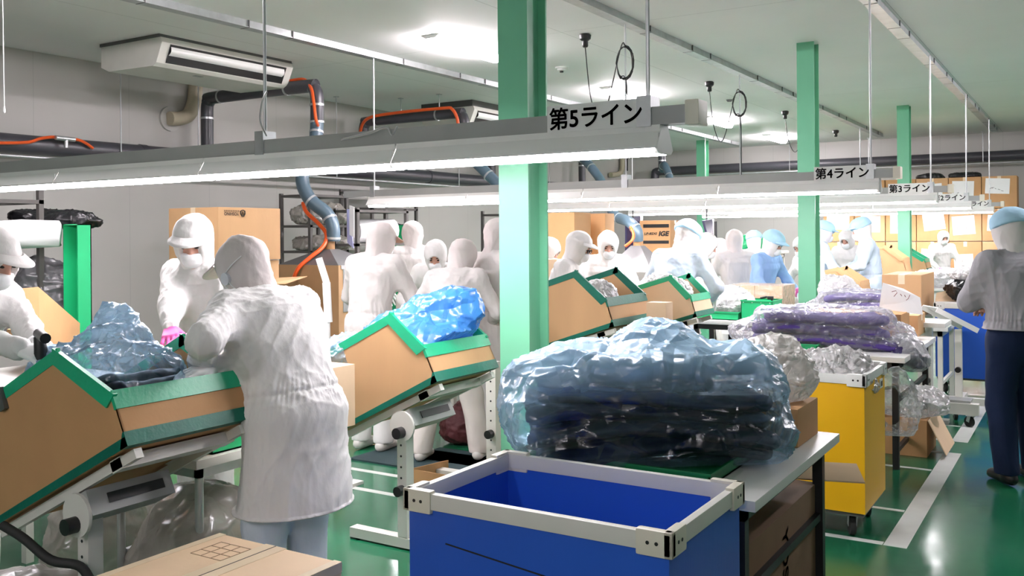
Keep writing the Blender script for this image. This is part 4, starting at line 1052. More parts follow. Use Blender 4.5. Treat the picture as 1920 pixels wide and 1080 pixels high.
# clear bag hanging off the table with clothes in it, and goods below
V, F = bag_mesh((0.26, 0.12, 0.50), 105, h=0.011, cell=0.10, depth=0.016)
o = mkobj('clear_sack', place(V, (-1.10, 6.50, 0.255), 0.2), F, F_CLEAR, None, True, origin=(-1.10, 6.50, 0.255)); tag(o, 'greyish clear bag hanging at the table end, right of the yellow cart', 'plastic bag')
t = thing('carton', 'low brown carton with open flap on the floor right of the yellow cart', 'cardboard box', (-1.1, 7.2, 0))
b = MB(); b.lohi((-1.42, 7.05, 0.0), (-0.98, 7.5, 0.26), 0.005); b.build('carton_body', M_CARD2, t)
b = MB(); b.prism([(-0.975, 7.05, 0.26), (-0.86, 7.05, 0.03), (-0.86, 7.5, 0.03), (-0.975, 7.5, 0.26)], (0.005, 0, 0.003)); b.build('open_flap', M_CARD3, t, smooth=False)
bag('plastic_bag', 'clear film bag lying on the low brown carton', 'plastic bag', (-1.12, 7.25, 0.262), (0.5, 0.4, 0.20), 0.3, F_CLEAR, 106, cell=0.1, depth=0.02, h=0.012)
k = MB(); k.bar((-1.28, 5.75, 0.02), (-1.22, 6.05, 0.42), 0.02, 0.3, (1, 0, 0)); tag(k.build('leaning_board', mat('blue_grey_panel', (0.16, 0.20, 0.26), 0.5), smooth=False), 'blue grey board leaning behind the yellow cart', 'board')

# adjustable frames at the end of the next line
t = thing('carton_stand', 'empty white stand with tilted tray in front of the blue cart', 'stand', (-0.93, 8.95, 0), 0, 'tilting carton stands')
A_ = P(1758, 578, 7.9); B_ = P(1836, 618, 7.9); dv = (B_ - A_).normalized(); u_ = Vector((-0.5, 0.85, 0.0)).normalized(); nn = dv.cross(u_).normalized()
if nn.z < 0: nn = -nn
b = MB(); b.prism([A_, B_, B_ + u_ * 0.30, A_ + u_ * 0.30], nn * 0.008); b.prism([A_, B_, B_ - nn * 0.035, A_ - nn * 0.035], u_ * 0.008); b.prism([A_ + u_ * 0.3, B_ + u_ * 0.3, B_ + u_ * 0.3 - nn * 0.035, A_ + u_ * 0.3 - nn * 0.035], u_ * 0.008); b.build('tilted_tray', M_WHITE, t, smooth=False)
pm = P(1797, 622, 8.0); b = MB(); b.lohi((pm.x - 0.028, pm.y - 0.028, 0.16), (pm.x + 0.028, pm.y + 0.028, pm.z + 0.02), 0.004); b.build('post', M_OFFW, t, smooth=False)
q = P(1798, 692, 8.0); b = MB(); b.tube([Vector((pm.x, pm.y - 0.07, q.z)), Vector((pm.x, pm.y - 0.028, q.z))], 0.024, 14); b.build('height_knob', M_BLACK, t)
b = MB(); b.lohi((pm.x - 0.30, pm.y - 0.03, 0.10), (pm.x + 0.30, pm.y + 0.03, 0.16)); b.lohi((pm.x - 0.03, pm.y - 0.25, 0.10), (pm.x + 0.03, pm.y + 0.35, 0.15)); b.build('foot', M_OFFW, t, smooth=False)
for dx in (-0.27, 0.27): castor(t, pm.x + dx, pm.y, 0.10, 0.042, 1.2)
castor(t, pm.x, pm.y - 0.22, 0.10, 0.042, 0.3)
t = thing('carton_stand', 'white stand leg with grey knob beside the small carton, right end of the table', 'stand', (-1.02, 7.9, 0), 0, 'tilting carton stands')
pm = P(1734, 690, 7.7)
b = MB(); b.lohi((pm.x - 0.05, pm.y - 0.03, 0.12), (pm.x + 0.05, pm.y + 0.03, 0.70)); b.build('post', M_OFFW, t, smooth=False)
q = P(1740, 713, 7.65); b = MB(); b.tube([Vector((q.x, pm.y - 0.07, q.z)), Vector((q.x, pm.y - 0.03, q.z))], 0.022, 14); b.build('height_knob', M_GREYD, t)
b = MB(); b.lohi((pm.x - 0.06, pm.y - 0.04, 0.10), (pm.x + 0.40, pm.y + 0.04, 0.19)); b.build('foot', M_OFFW, t, smooth=False)
b = MB(); b.lohi((pm.x + 0.05, pm.y - 0.02, 0.19), (pm.x + 0.34, pm.y + 0.16, 0.21)); b.build('foot_cover', M_GREY, t, smooth=False)
castor(t, pm.x + 0.34, pm.y + 0.0, 0.10, 0.042, 0.9); castor(t, pm.x + 0.02, pm.y + 0.0, 0.10, 0.042, 0.9)
b = MB(); b.lohi((-1.30, 8.20, 0.80), (-1.0, 8.62, 0.838), 0.003); b.lohi((-1.17, 8.38, 0.0), (-1.12, 8.44, 0.80)); b.lohi((-1.30, 8.36, 0.0), (-1.0, 8.46, 0.03)); tag(b.build('side_shelf', M_WHITE, None, smooth=False), 'small white side shelf right of the small carton', 'shelf')

# blue cart behind, with goods
board_cart('blue container cart behind the empty white stand', (-1.30, 9.95, 0.16), (-0.46, 10.55, 0.87), M_BLUE, (M_OFFW, M_WHITE), slot=False)
k = MB(); k.lohi((-1.29, 9.96, 0.877), (-0.47, 10.54, 0.892)); tag(k.build('cart_board', M_WHITE, None, smooth=False), 'white board laid across the rear blue cart', 'board')
bag('black_bag', 'shiny black bag on the rear blue cart, left of the grey shirt', 'plastic bag', (-0.88, 10.2, 0.893), (0.66, 0.5, 0.26), 0.2, M_BLKBAG, 110, cell=0.1, depth=0.025, h=0.012)
bag('white_bag', 'white bag lying on top of the shiny black bag', 'plastic bag', (-0.92, 10.25, 1.10), (0.50, 0.42, 0.12), 0.2, F_WHITE, 111, cell=0.1, depth=0.015, h=0.012)
k = MB(); a = P(1753, 568, 9.15); a.z = 0.8925; b_ = P(1797, 568, 9.15); b_.z = 0.8925; k.prism([a, b_, P(1797, 540, 9.25), P(1756, 549, 9.25)], Vector((0, 0.004, 0))); tag(k.build('card_sheet', M_CARD3, None, smooth=False), 'pale card leaning on the shiny black bag', 'card')

# bent white arm behind the bending person
b = MB(); b.tube([P(598, 484, 5.9), P(613, 532, 5.9)], 0.022, 12); b.tube([P(612, 530, 5.9), P(616, 604, 5.9)], 0.026, 12); q = P(612, 532, 5.9); b.tube([q, Vector((P(616, 604, 5.9).x, P(616, 604, 5.9).y, 0.02))], 0.02, 12); q2 = P(616, 604, 5.9); b.lohi((q2.x - 0.15, q2.y - 0.15, 0), (q2.x + 0.15, q2.y + 0.15, 0.02))
tag(b.build('bent_arm', M_WHITE), 'bent white arm sticking up behind the bending person in white', 'arm')

# things on the floor at the left
for lab, (px0, py0), (wx, wy) in (('dark floor mat under the table left of the second stand', (655, 862), (0.9, 0.5)), ('dark floor mat under the feet of the bent person', (770, 860), (1.0, 0.35))):
    q = G(px0, py0, 0.0); k = MB(); k.lohi((q.x, q.y, 0.0), (q.x + wx, q.y + wy, 0.012)); tag(k.build('floor_mat', M_MAT, smooth=False), lab, 'mat', 'dark floor mats')
q = G(835, 842, 0); bag('red_bag', 'dark red bag on the floor between the legs of the bent person', 'bag', (q.x, q.y + 0.25, 0.013), (0.34, 0.3, 0.34), 0.4, mat('dark_red_cloth', (0.10, 0.02, 0.025), 0.6, bump=0.3), 112, cell=0.1, depth=0.02, h=0.013)
q = G(768, 925, 0); k = MB(); k.prism([(q.x, q.y, 0), (q.x + 0.45, q.y + 0.05, 0), (q.x + 0.45, q.y + 0.05, 0.13), (q.x, q.y, 0.15)], (0, 0.006, 0)); k.prism([(q.x, q.y, 0), (q.x - 0.0, q.y + 0.4, 0), (q.x, q.y + 0.4, 0.12), (q.x, q.y, 0.15)], (0.006, 0, 0)); tag(k.build('card_tray', M_CARD2, smooth=False), 'low cardboard tray on the floor left behind the blue cart', 'cardboard tray')
b = MB(); q = P(925, 740, 5.75); b.lohi((q.x - 0.035, q.y - 0.03, 0.06), (q.x + 0.035, q.y + 0.03, 0.80)); ft = G(845, 890, 0.0)
t = thing('carton_stand', 'white stand post with adjusting holes beside the near green column', 'stand', (q.x, q.y, 0), 0, 'tilting carton stands')
b.build('post', M_OFFW, t, smooth=False); b = MB(); b.lohi((q.x - 0.5, q.y - 0.035, 0.02), (q.x + 0.2, q.y + 0.035, 0.09)); b.build('foot', M_OFFW, t, smooth=False)
b = MB(); b.tube([(q.x, q.y - 0.07, 0.36), (q.x, q.y - 0.03, 0.36)], 0.026, 14); b.build('height_knob', M_BLACK, t)
b = MB(); z = 0.74
while z > 0.2: b.cyl((q.x, q.y - 0.0312, z), (q.x, q.y - 0.029, z), 0.006, 8); z -= 0.06
b.build('adjusting_holes', M_BLACK, t, smooth=False)
b = MB(); b.lohi((q.x - 0.51, q.y - 0.036, 0.019), (q.x - 0.495, q.y + 0.036, 0.091)); b.build('foot_cap', M_BLACK, t, smooth=False)

# scoop cartons of the farther lines
C5 = tuple(P(1622, 566, 10.9)); sb5, Q5 = scoop_box('plain brown cut-down carton right behind the middle green column', C5, math.radians(14), 0.62, 0.5, 0.24, 0.46, 0.2, (M_CARD,), (M_CARD, M_CARD, M_CARD), 'plain cut down cartons')
box_stand('stand under the plain cut-down carton by the middle green column', C5, math.radians(14), 0.62, 0.5, 'tilting carton stands', holes=False)
C6 = tuple(P(1700, 512, 13.6)); sb6, Q6 = scoop_box('plain brown cut-down carton left of the farthest green column', C6, math.radians(12), 0.62, 0.5, 0.22, 0.45, 0.2, (M_CARD,), (M_CARD, M_CARD, M_CARD), 'plain cut down cartons')
box_stand('stand under the plain carton left of the farthest green column', C6, math.radians(12), 0.62, 0.5, 'tilting carton stands', holes=False)
C7 = tuple(P(1740, 508, 15.0)); sb7, Q7 = scoop_box('brown cut-down carton with green edge right of the farthest green column', C7, math.radians(16), 0.6, 0.5, 0.2, 0.42, 0.2, (M_CARD,), TB, 'cut down cartons with green tape')
box_stand('stand under the green edged carton right of the farthest green column', C7, math.radians(16), 0.6, 0.5, 'tilting carton stands', holes=False)
work_table('white table in front of the person all in white by the carton wall', (-3.2, 14.2), (-1.2, 14.9), 0.78, legm=M_OFFW, group='work tables')
bag('white_bag', 'white and brown bag on the table before the carton wall', 'plastic bag', (-1.75, 14.5, 0.785), (0.9, 0.5, 0.28), 0.2, F_WHITE, 113, cell=0.12, depth=0.03, h=0.015)
work_table('white table between the people in blue caps right of the middle column', (-2.95, 12.74), (-2.0, 13.12), 0.80, legm=M_OFFW, group='work tables')

# tape lines on the floor
M_LINE = mat('white_floor_tape', (0.62, 0.64, 0.62), 0.35, noise=0.06, nscale=8)
def floor_frame(label, rects):
    b = MB()
    for x0, y0, x1, y1 in rects: b.lohi((x0, y0, 0.0), (x1, y1, 0.0015))
    tag(b.build('floor_marking', M_LINE, smooth=False), label, 'floor tape', 'white floor tape lines')
floor_frame('wide white floor tape along the aisle beside the yellow cart', [(-0.90, 4.98, -0.79, 7.30)])
floor_frame('white cross tape on the floor in front of the yellow cart', [(-1.9, 4.98, -0.905, 5.03)])
floor_frame('thin white cross tape on the floor under the yellow cart', [(-1.9, 5.62, -0.905, 5.66)])
floor_frame('thin white cross tape on the floor by the black table legs', [(-1.9, 6.68, -0.905, 6.72)])
floor_frame('white cross tape closing the far end of the near bay', [(-1.9, 7.25, -0.905, 7.30)])
floor_frame('wide white floor tape along the aisle by the white stands', [(-0.90, 7.70, -0.79, 9.60)])
floor_frame('white cross tape at the near end of the farther bay', [(-1.9, 7.70, -0.905, 7.75)])
floor_frame('thin white cross tape in the middle of the farther bay', [(-1.9, 8.30, -0.905, 8.34)])
floor_frame('white cross tape at the far end of the farther bay', [(-1.9, 9.55, -0.905, 9.60)])
for y_, lab in ((4.42, 'white floor tape nearest behind the second stand post'), (4.78, 'middle white floor tape behind the second stand post'), (5.45, 'farthest white floor tape behind the second stand post')):
    floor_frame(lab, [(-4.4, y_, -2.65, y_ + 0.05)])
# ================================================================== BACKGROUND AND OVERHEAD
# stacked carton wall at the rear
YW = 18.75
xs = [PY(p, 430, YW).x for p in (1544, 1602, 1660, 1718, 1779, 1841, 1908, 1972)]
zs = [0.14, 0.255 + 0.0, 0.83, 1.40, 1.99, 2.56]
rowz = [(0.15, 0.82), (0.82, 1.40), (1.40, 1.985), (1.985, 2.57)]
coln = ['first', 'second', 'third', 'fourth', 'fifth', 'sixth', 'seventh']
rown = ['bottom', 'second lowest', 'second highest', 'top']
sheets = {(3, 2): (0.2, 0.25, 0.85, 0.85, 0), (3, 3): (0.15, 0.35, 0.82, 0.82, -4), (3, 4): (0.1, 0.3, 0.78, 0.88, 2), (3, 5): (0.10, 0.45, 0.80, 0.93, 3),
          (2, 0): (0.1, 0.4, 0.85, 0.95, 5), (2, 1): (0.2, 0.3, 0.85, 0.85, 2), (2, 2): (0.15, 0.25, 0.8, 0.85, 0), (2, 3): (0.2, 0.35, 0.88, 0.95, -7), (2, 4): (0.1, 0.2, 0.8, 0.8, -4), (2, 5): (0.15, 0.3, 0.8, 0.8, 3),
          (1, 3): (0.12, 0.1, 0.8, 0.75, 6), (1, 4): (0.15, 0.1, 0.75, 0.6, -3), (1, 5): (0.1, 0.2, 0.6, 0.7, 0)}
for r, (z0, z1) in enumerate(rowz):
    for c in range(7):
        if r == 3 and c in (0, 6): continue
        a = xs[c] + 0.006; b = xs[c + 1] - 0.006; j = random.uniform(-0.02, 0.02)
        if r == 3 and c == 1: a += 0.12
        carton_at('%s carton from left, %s row of carton wall%s' % (coln[c], rown[r], ', with paper sheet' if (r, c) in sheets else ''), (a, YW + j, z0 + 0.002), (b, YW + 0.5 + j, z1 - 0.012), M_CARD2 if (r + c) % 3 else M_CARD, 'cartons of the carton wall', False, sheets.get((r, c)), r * 10 + c, face_tape=True)
for c in range(0, 7, 2):
    t = thing('pallet', 'dark pallet under the carton wall, %s from the left' % ['first', '', 'second', '', 'third', '', 'fourth'][c], 'pallet', ((xs[c] + xs[min(c + 2, 7)]) / 2, YW + 0.25, 0), 0, 'pallets under the carton wall')
    b = MB(); b.lohi((xs[c] + 0.01, YW - 0.02, 0.10), (xs[min(c + 2, 7)] - 0.01, YW + 0.52, 0.15)); b.build('deck', M_GREYD, t, smooth=False)
    for y in (YW, YW + 0.2, YW + 0.42):
        b = MB(); b.lohi((xs[c] + 0.02, y, 0.0), (xs[min(c + 2, 7)] - 0.02, y + 0.08, 0.10)); b.build('bearer', M_GREYD, t, smooth=False)
for i, (p0, p1) in enumerate(((1722, 1766), (1785, 1832))):
    q0 = PY(p0, 331, YW + 0.15); q1 = PY(p1, 331, YW + 0.15)
    bag('black_bag', ['flat black bag on top of the carton wall, left one', 'flat black bag on top of the carton wall, right one'][i], 'plastic bag', ((q0.x + q1.x) / 2, YW + 0.25, 2.559), (abs(q1.x - q0.x) * 1.2, 0.4, 0.09), 0, M_BLKBAG, 120 + i, cell=0.1, depth=0.015, h=0.012, group='black bags on the carton wall')

# pipes: main ducts on both walls
def pipe_clips(t, pts, r, m=M_STEEL, n=1):
    for p, ax in pts:
        b = MB(); ax = Vector(ax).normalized(); p = Vector(p); b.tube([p - ax * 0.012, p + ax * 0.012], r + 0.006, 18); b.build('pipe_clip', m, t)
def hanger(t, p, top, name='hanger_rod', r=0.007):
    b = MB(); b.cyl(p, (p[0], p[1], top), r, 8); b.lohi((p[0] - 0.03, p[1] - 0.03, top - 0.01), (p[0] + 0.03, p[1] + 0.03, top)); b.build(name, M_STEEL, t, smooth=False)
XD = -9.15; ZD = 2.53
t = thing('air_duct', 'thick dark grey pipe running along the left wall below the ceiling', 'pipe', (XD, 2.0, ZD), 0, 'dark extraction pipes')
b = MB(); b.cyl((XD, 1.5, ZD), (XD, 20.2, ZD), 0.10, 20); b.build('pipe_body', M_DUCT, t)
for y in (6.8, 9.0, 12.2, 15.4, 18.4):
    b = MB(); b.cyl((XD, y - 0.04, ZD), (XD, y + 0.04, ZD), 0.108, 20); b.build('pipe_sleeve', M_DUCT, t)
for y in (6.45, 7.5, 9.9, 12.9, 16): hanger(t, (XD + 0.11, y, ZD - 0.14), ZC)
b = MB(); b.cyl((XD + 0.13, 1.5, ZD - 0.135), (XD + 0.13, 20.0, ZD - 0.135), 0.018, 10); tag(b.build('conduit', M_STEEL), 'thin metal conduit just under the pipe on the left wall', 'conduit')
t = thing('air_duct', 'thick dark grey pipe running along the rear wall above the carton wall', 'pipe', (-3, 20.7, 3.08), 0, 'dark extraction pipes')
b = MB(); b.cyl((-8.6, 20.72, 3.06), (4.5, 20.72, 3.06), 0.10, 20); b.build('pipe_body', M_DUCT, t)
b = MB(); b.tube(smooth_path([(-8.6, 20.72, 3.06), (-8.75, 20.72, 3.05), (-8.82, 20.72, 2.98), (-8.82, 20.72, 2.4)], 5), 0.10, 18); b.build('pipe_elbow', M_DUCT, t)
for x in (-5.6, -3.95, -1.8, -0.2): hanger(t, (x, 20.6, 2.93), ZC)
b = MB(); b.cyl((-8.6, 20.62, 2.92), (4.5, 20.62, 2.92), 0.02, 10); tag(b.build('conduit', M_STEEL), 'thin metal conduit under the pipe on the rear wall', 'conduit')

# extraction arms: riser, crossing pipe, drop, flexible hose
def extraction(y, label, hose, zt=3.26, xt=-7.3, r=0.075, orange=True):
    t = thing('extraction_pipe', label, 'pipe', (XD + 0.05, y, ZD + 0.08), 0, 'dark extraction pipes')
    b = MB(); b.tube(smooth_path([(XD + 0.05, y, ZD + 0.08), (XD + 0.05, y, zt - 0.14), (XD + 0.09, y, zt - 0.04), (XD + 0.19, y, zt), (xt - 0.16, y, zt), (xt - 0.05, y, zt - 0.03), (xt, y, zt - 0.13), (xt, y, zt - 0.42)], 6), r, 16); b.build('pipe_body', M_DUCT, t)
    pipe_clips(t, [((XD + 0.05, y, zt - 0.24), (0, 0, 1)), ((XD + 0.30, y, zt), (1, 0, 0)), ((xt - 0.45, y, zt), (1, 0, 0)), ((xt, y, zt - 0.22), (0, 0, 1)), ((xt, y, zt - 0.41), (0, 0, 1))], r)
    hanger(t, (xt - 0.42, y, zt), ZC); hanger(t, (xt - 1.1, y, zt), ZC)
    pts = [Vector((xt, y, zt - 0.40))] + [Vector(p) for p in hose]
    b = MB(); b.tube(smooth_path(pts, 7), r * 0.98, 16); h = b.build('flexible_hose', M_HOSE, t)
    sp = smooth_path(pts, 7)
    for i in range(4, len(sp) - 1, 9): pipe_clips(t, [(sp[i], sp[i + 1] - sp[i])], r * 0.98)
    return t, pts
e1, p_ = extraction(7.68, 'dark pipe arching from the left wall beside the air conditioner, with bent hose', [P(590, 270, 10.3), P(567, 330, 10.2), P(580, 372, 10.1), P(612, 400, 10.05), P(624, 425, 10.0), P(625, 452, 10.0)])
b = MB(); b.tube(smooth_path([P(568, 380, 10.2), P(575, 398, 10.15), P(598, 420, 10.1), P(612, 440, 10.0), P(606, 462, 9.9), P(580, 484, 9.8), P(560, 502, 9.75), P(550, 524, 9.75)], 6), 0.022, 8)
tag(b.build('orange_hose', M_ORANGE), 'orange hose curving down beside the bent hose to the brown extraction box', 'hose')
b = MB(); b.tube(smooth_path([P(540, 152, 10.6), P(570, 149, 10.5), P(583, 165, 10.3), P(588, 190, 10.2), P(592, 222, 10.15), P(596, 236, 10.3)], 6), 0.018, 8)
tag(b.build('orange_hose', M_ORANGE), 'short orange hose on the pipe elbow right of the big air conditioner', 'hose')
b = MB(); b.tube(smooth_path([PX(-20, 268, XD + 0.14), PX(50, 267, XD + 0.14), PX(75, 260, XD + 0.14), PX(100, 257, XD + 0.15), PX(118, 260, XD + 0.16), PX(145, 262, XD + 0.15), PX(160, 268, XD + 0.14), PX(174, 278, XD + 0.13)], 5), 0.016, 8)
tag(b.build('orange_hose', M_ORANGE), 'orange hose lying along the wall pipe at the upper left', 'hose')
t = thing('pipe_valve', 'small metal valve joining the orange hose at the upper left', 'valve', tuple(PX(118, 268, XD + 0.16)))
b = MB(); b.cyl(PX(104, 258, XD + 0.18), PX(140, 262, XD + 0.18), 0.024, 10); b.cyl(PX(124, 260, XD + 0.18), PX(124, 277, XD + 0.18), 0.02, 10); b.build('valve_body', M_STEEL, t)
e2, p_ = extraction(10.55, 'dark pipe arching over the near lamp beam, left of the near green column', [P(866, 255, 12.75), P(880, 290, 12.6), P(910, 322, 12.4), P(960, 372, 12.2)])
b = MB(); b.tube(smooth_path([P(680, 262, 13.6), P(676, 245, 13.6), P(690, 222, 13.4), P(740, 212, 13.2), P(830, 203, 12.7), P(848, 205, 12.6), P(858, 225, 12.6), P(858, 248, 12.6)], 5), 0.022, 8)
tag(b.build('orange_hose', M_ORANGE), 'orange hose along the second arched pipe', 'hose')
e3, p_ = extraction(14.0, 'dark pipe and hose dropping behind the sign of the near lamp beam', [P(1096, 300, 15.6), P(1112, 318, 15.3), P(1130, 345, 15), P(1150, 400, 13.6), P(1178, 415, 12.7), P(1194, 432, 12.5), P(1196, 452, 12.5)])
b = MB(); b.tube(smooth_path([P(1182, 425, 12.4), P(1188, 440, 12.35), P(1184, 452, 12.3), P(1172, 462, 12.3)], 5), 0.02, 8)
tag(b.build('orange_hose', M_ORANGE), 'short orange hose on the extraction hood behind the person in white', 'hose')
e4, p_ = extraction(17.5, 'dark extraction pipe far back, right of the end of the near lamp beam', [P(1246, 310, 18.5), P(1256, 335, 18.2), P(1266, 380, 17.5)])

def hood(label, cx, cy, z0, z1, zt, wx, wy, m, glass):
    t = thing('extraction_box', label, 'extraction box', (cx, cy, 0))
    b = MB(); b.lohi((cx - wx / 2, cy - wy / 2, z0), (cx + wx / 2, cy + wy / 2, z1)); b.build('box_body', m, t, smooth=False)
    b = MB(); A = [(cx - wx / 2, cy - wy / 2, z1), (cx + wx / 2, cy - wy / 2, z1), (cx + wx / 2, cy + wy / 2, z1), (cx - wx / 2, cy + wy / 2, z1)]; s = 0.07
    B = [(cx - s, cy - s, zt), (cx + s, cy - s, zt), (cx + s, cy + s, zt), (cx - s, cy + s, zt)]
    b.add(A + B, [(0, 1, 5, 4), (1, 2, 6, 5), (2, 3, 7, 6), (3, 0, 4, 7), (4, 5, 6, 7), (3, 2, 1, 0)]); b.build('hood_cone', M_GREYD, t, smooth=False)
    b = MB(); b.cyl((cx, cy, zt - 0.01), (cx, cy, zt + 0.10), 0.06, 16); b.build('hose_collar', mat('brown_collar', (0.35, 0.19, 0.08), 0.5), t)
    if glass:
        b = MB(); b.lohi((cx + wx / 2, cy - wy * 0.4, z0 + 0.25), (cx + wx / 2 + 0.006, cy + wy * 0.4, z1 - 0.04)); b.build('window_pane', film('pane_film', (0.75, 0.82, 0.86), clear=0.4, rough=0.1, milk=0.3, crease=2, bump=0.1), t, smooth=False)
        b = MB(); b.lohi((cx + wx / 2 - 0.002, cy - wy * 0.45, z1 - 0.04), (cx + wx / 2 + 0.008, cy + wy * 0.5, z1)); b.build('window_rail', M_STEEL, t, smooth=False)
    for sx in (-1, 1):
        for sy in (-1, 1):
            b = MB(); b.lohi((cx + sx * (wx / 2 - 0.04) - 0.02, cy + sy * (wy / 2 - 0.04) - 0.02, 0), (cx + sx * (wx / 2 - 0.04) + 0.02, cy + sy * (wy / 2 - 0.04) + 0.02, z0)); b.build('leg', M_GREYD, t, smooth=False)
hp = P(624, 470, 10.0)
hood('brown extraction box with grey cone under the bent hose, left of the group in white', hp.x - 0.05, hp.y, 0.55, 1.28, 1.44, 0.86, 0.66, M_CARDIN, True)
hp2 = P(1196, 470, 12.5)
hood('grey extraction hood behind the person in white, right of the near green column', hp2.x, hp2.y, 0.5, 1.08, 1.42, 0.7, 0.7, M_GREY, False)

# beige cover of the cooling lines on the left wall
t = thing('pipe_cover', 'beige elbow pipe cover under the air conditioner on the left wall', 'pipe cover', tuple(PX(318, 222, XL + 0.06)))
b = MB(); b.tube(smooth_path([PX(367, 160, XL + 0.088), PX(364, 190, XL + 0.088), PX(355, 214, XL + 0.088), PX(338, 222, XL + 0.088), PX(318, 222, XL + 0.088)], 6), 0.085, 14); b.build('cover_pipe', M_BEIGE, t)
b = MB(); q = PX(318, 223, XL + 0.0); b.tube([q, q + Vector((0.03, 0, 0))], 0.15, 22); b.build('wall_collar', M_WALL, t)
t = thing('pipe_cover', 'small beige pipe cover on the rear wall beyond the near lamp end', 'pipe cover', tuple(PX(1160, 325, XL + 0.06)))
b = MB(); b.tube(smooth_path([PX(1167, 298, XL + 0.088), PX(1166, 318, XL + 0.088), PX(1160, 326, XL + 0.088), PX(1145, 328, XL + 0.088)], 5), 0.06, 10); b.build('cover_pipe', M_BEIGE, t)

# air conditioners under the ceiling, blowing to the right
def aircon(y0, y1, label, x1=-7.6, depth=0.95, lower=0.0):
    z1 = ZC - 0.03 - lower; z0 = ZC - 0.30 - lower; x0 = x1 - depth
    t = thing('air_conditioner', label, 'air conditioner', ((x0 + x1) / 2, (y0 + y1) / 2, z0), 0, 'ceiling air conditioners')
    prof = [(x0, z1), (x1 - 0.02, z1), (x1, z1 - 0.05), (x1 - 0.09, z0 + 0.03), (x1 - 0.14, z0), (x0 + 0.12, z0 + 0.01), (x0, z0 + 0.06)]
    b = MB(); b.prism([(x, y0, z) for x, z in prof], (0, y1 - y0, 0)); b.build('housing', M_OFFW, t, smooth=False)
    b = MB(); b.lohi((x0 - 0.01, y0 - 0.01, z1 - 0.001), (x1 - 0.03, y1 + 0.01, ZC)); b.build('mounting_plate', M_GREYD, t, smooth=False)
    # outlet: a dark opening in the slanted front with one long louvre
    A = Vector((x1, 0, z1 - 0.05)); B = Vector((x1 - 0.09, 0, z0 + 0.03)); dn = (B - A).normalized(); L = (B - A).length; nn = Vector((-dn.z, 0, dn.x)); nn = nn if nn.x > 0 else -nn
    def pt(k, y, o): return A + dn * (L * k) + Vector((0, y, 0)) + nn * o
    b = MB(); b.prism([pt(0.05, y0 + 0.10, 0.004), pt(0.05, y1 - 0.10, 0.004), pt(0.95, y1 - 0.10, 0.004), pt(0.95, y0 + 0.10, 0.004)], nn * 0.003); b.build('outlet_opening', M_BLACK, t, smooth=False)
    b = MB(); 
    V = []; n = 6
    for i in range(n + 1):
        a = i / n; k = 0.16 + 0.42 * a; o = 0.006 + 0.022 * math.sin(a * PI)
        V += [pt(k, y0 + 0.11, o), pt(k, y1 - 0.13, o), pt(k, y1 - 0.13, o + 0.004), pt(k, y0 + 0.11, o + 0.004)]
    F = []
    for i in range(n):
        for j in range(4): F.append((i * 4 + j, i * 4 + (j + 1) % 4, i * 4 + 4 + (j + 1) % 4, i * 4 + 4 + j))
    F += [(3, 2, 1, 0), (n * 4, n * 4 + 1, n * 4 + 2, n * 4 + 3)]
    b.add(V, F); b.build('louvre', M_WHITE, t)
    b = MB(); b.lohi((x1 - 0.30, y0 + 0.60, z0 - 0.002), (x1 - 0.24, y0 + 0.70, z0 + 0.002)); b.build('control_label', M_GREY, t, smooth=False)
aircon(5.88, 7.62, 'large white ceiling air conditioner at the upper left')
aircon(11.25, 12.95, 'ceiling air conditioner mostly hidden behind the near green column', lower=0.06)
aircon(14.6, 16.25, 'ceiling air conditioner showing only its end behind the end of the near lamp', lower=0.25)

# smoke detector, pull cord, sockets with coiled cables
q = G(1053, 126, ZC); t = thing('smoke_detector', 'small white smoke detector on the ceiling right of the near green column', 'smoke detector', (q.x, q.y, ZC - 0.05))
b = MB(); b.lathe([(0.02, -0.045), (0.05, -0.04), (0.055, -0.02), (0.075, -0.018), (0.08, 0.0)], (q.x, q.y, ZC), 20); b.build('detector_body', M_WHITE, t)
b = MB(); b.cyl((q.x, q.y, ZC - 0.062), (q.x, q.y, ZC - 0.045), 0.022, 12); b.build('sensor', M_BLACK, t)
q = P(1368, 237, 13.8)
b = MB(); b.lathe([(0.03, -0.03), (0.05, 0)], (q.x, q.y, ZC), 14); tag(b.build('smoke_detector', M_GREYD), 'small dark ceiling fitting right of the third ceiling light', 'smoke detector')
t = thing('pull_cord', 'white pull cord hanging at the upper left corner', 'cord', tuple(P(8, 205, 6.5)))
b = MB(); b.cyl(P(4, -60, 6.5), P(8, 200, 6.5), 0.003, 6); b.build('cord', M_WHITE, t); b = MB(); b.lathe([(0.004, 0.02), (0.008, 0.0), (0.010, -0.02), (0.004, -0.03)], P(8, 204, 6.5), 10); b.build('cord_pull', M_WHITE, t)
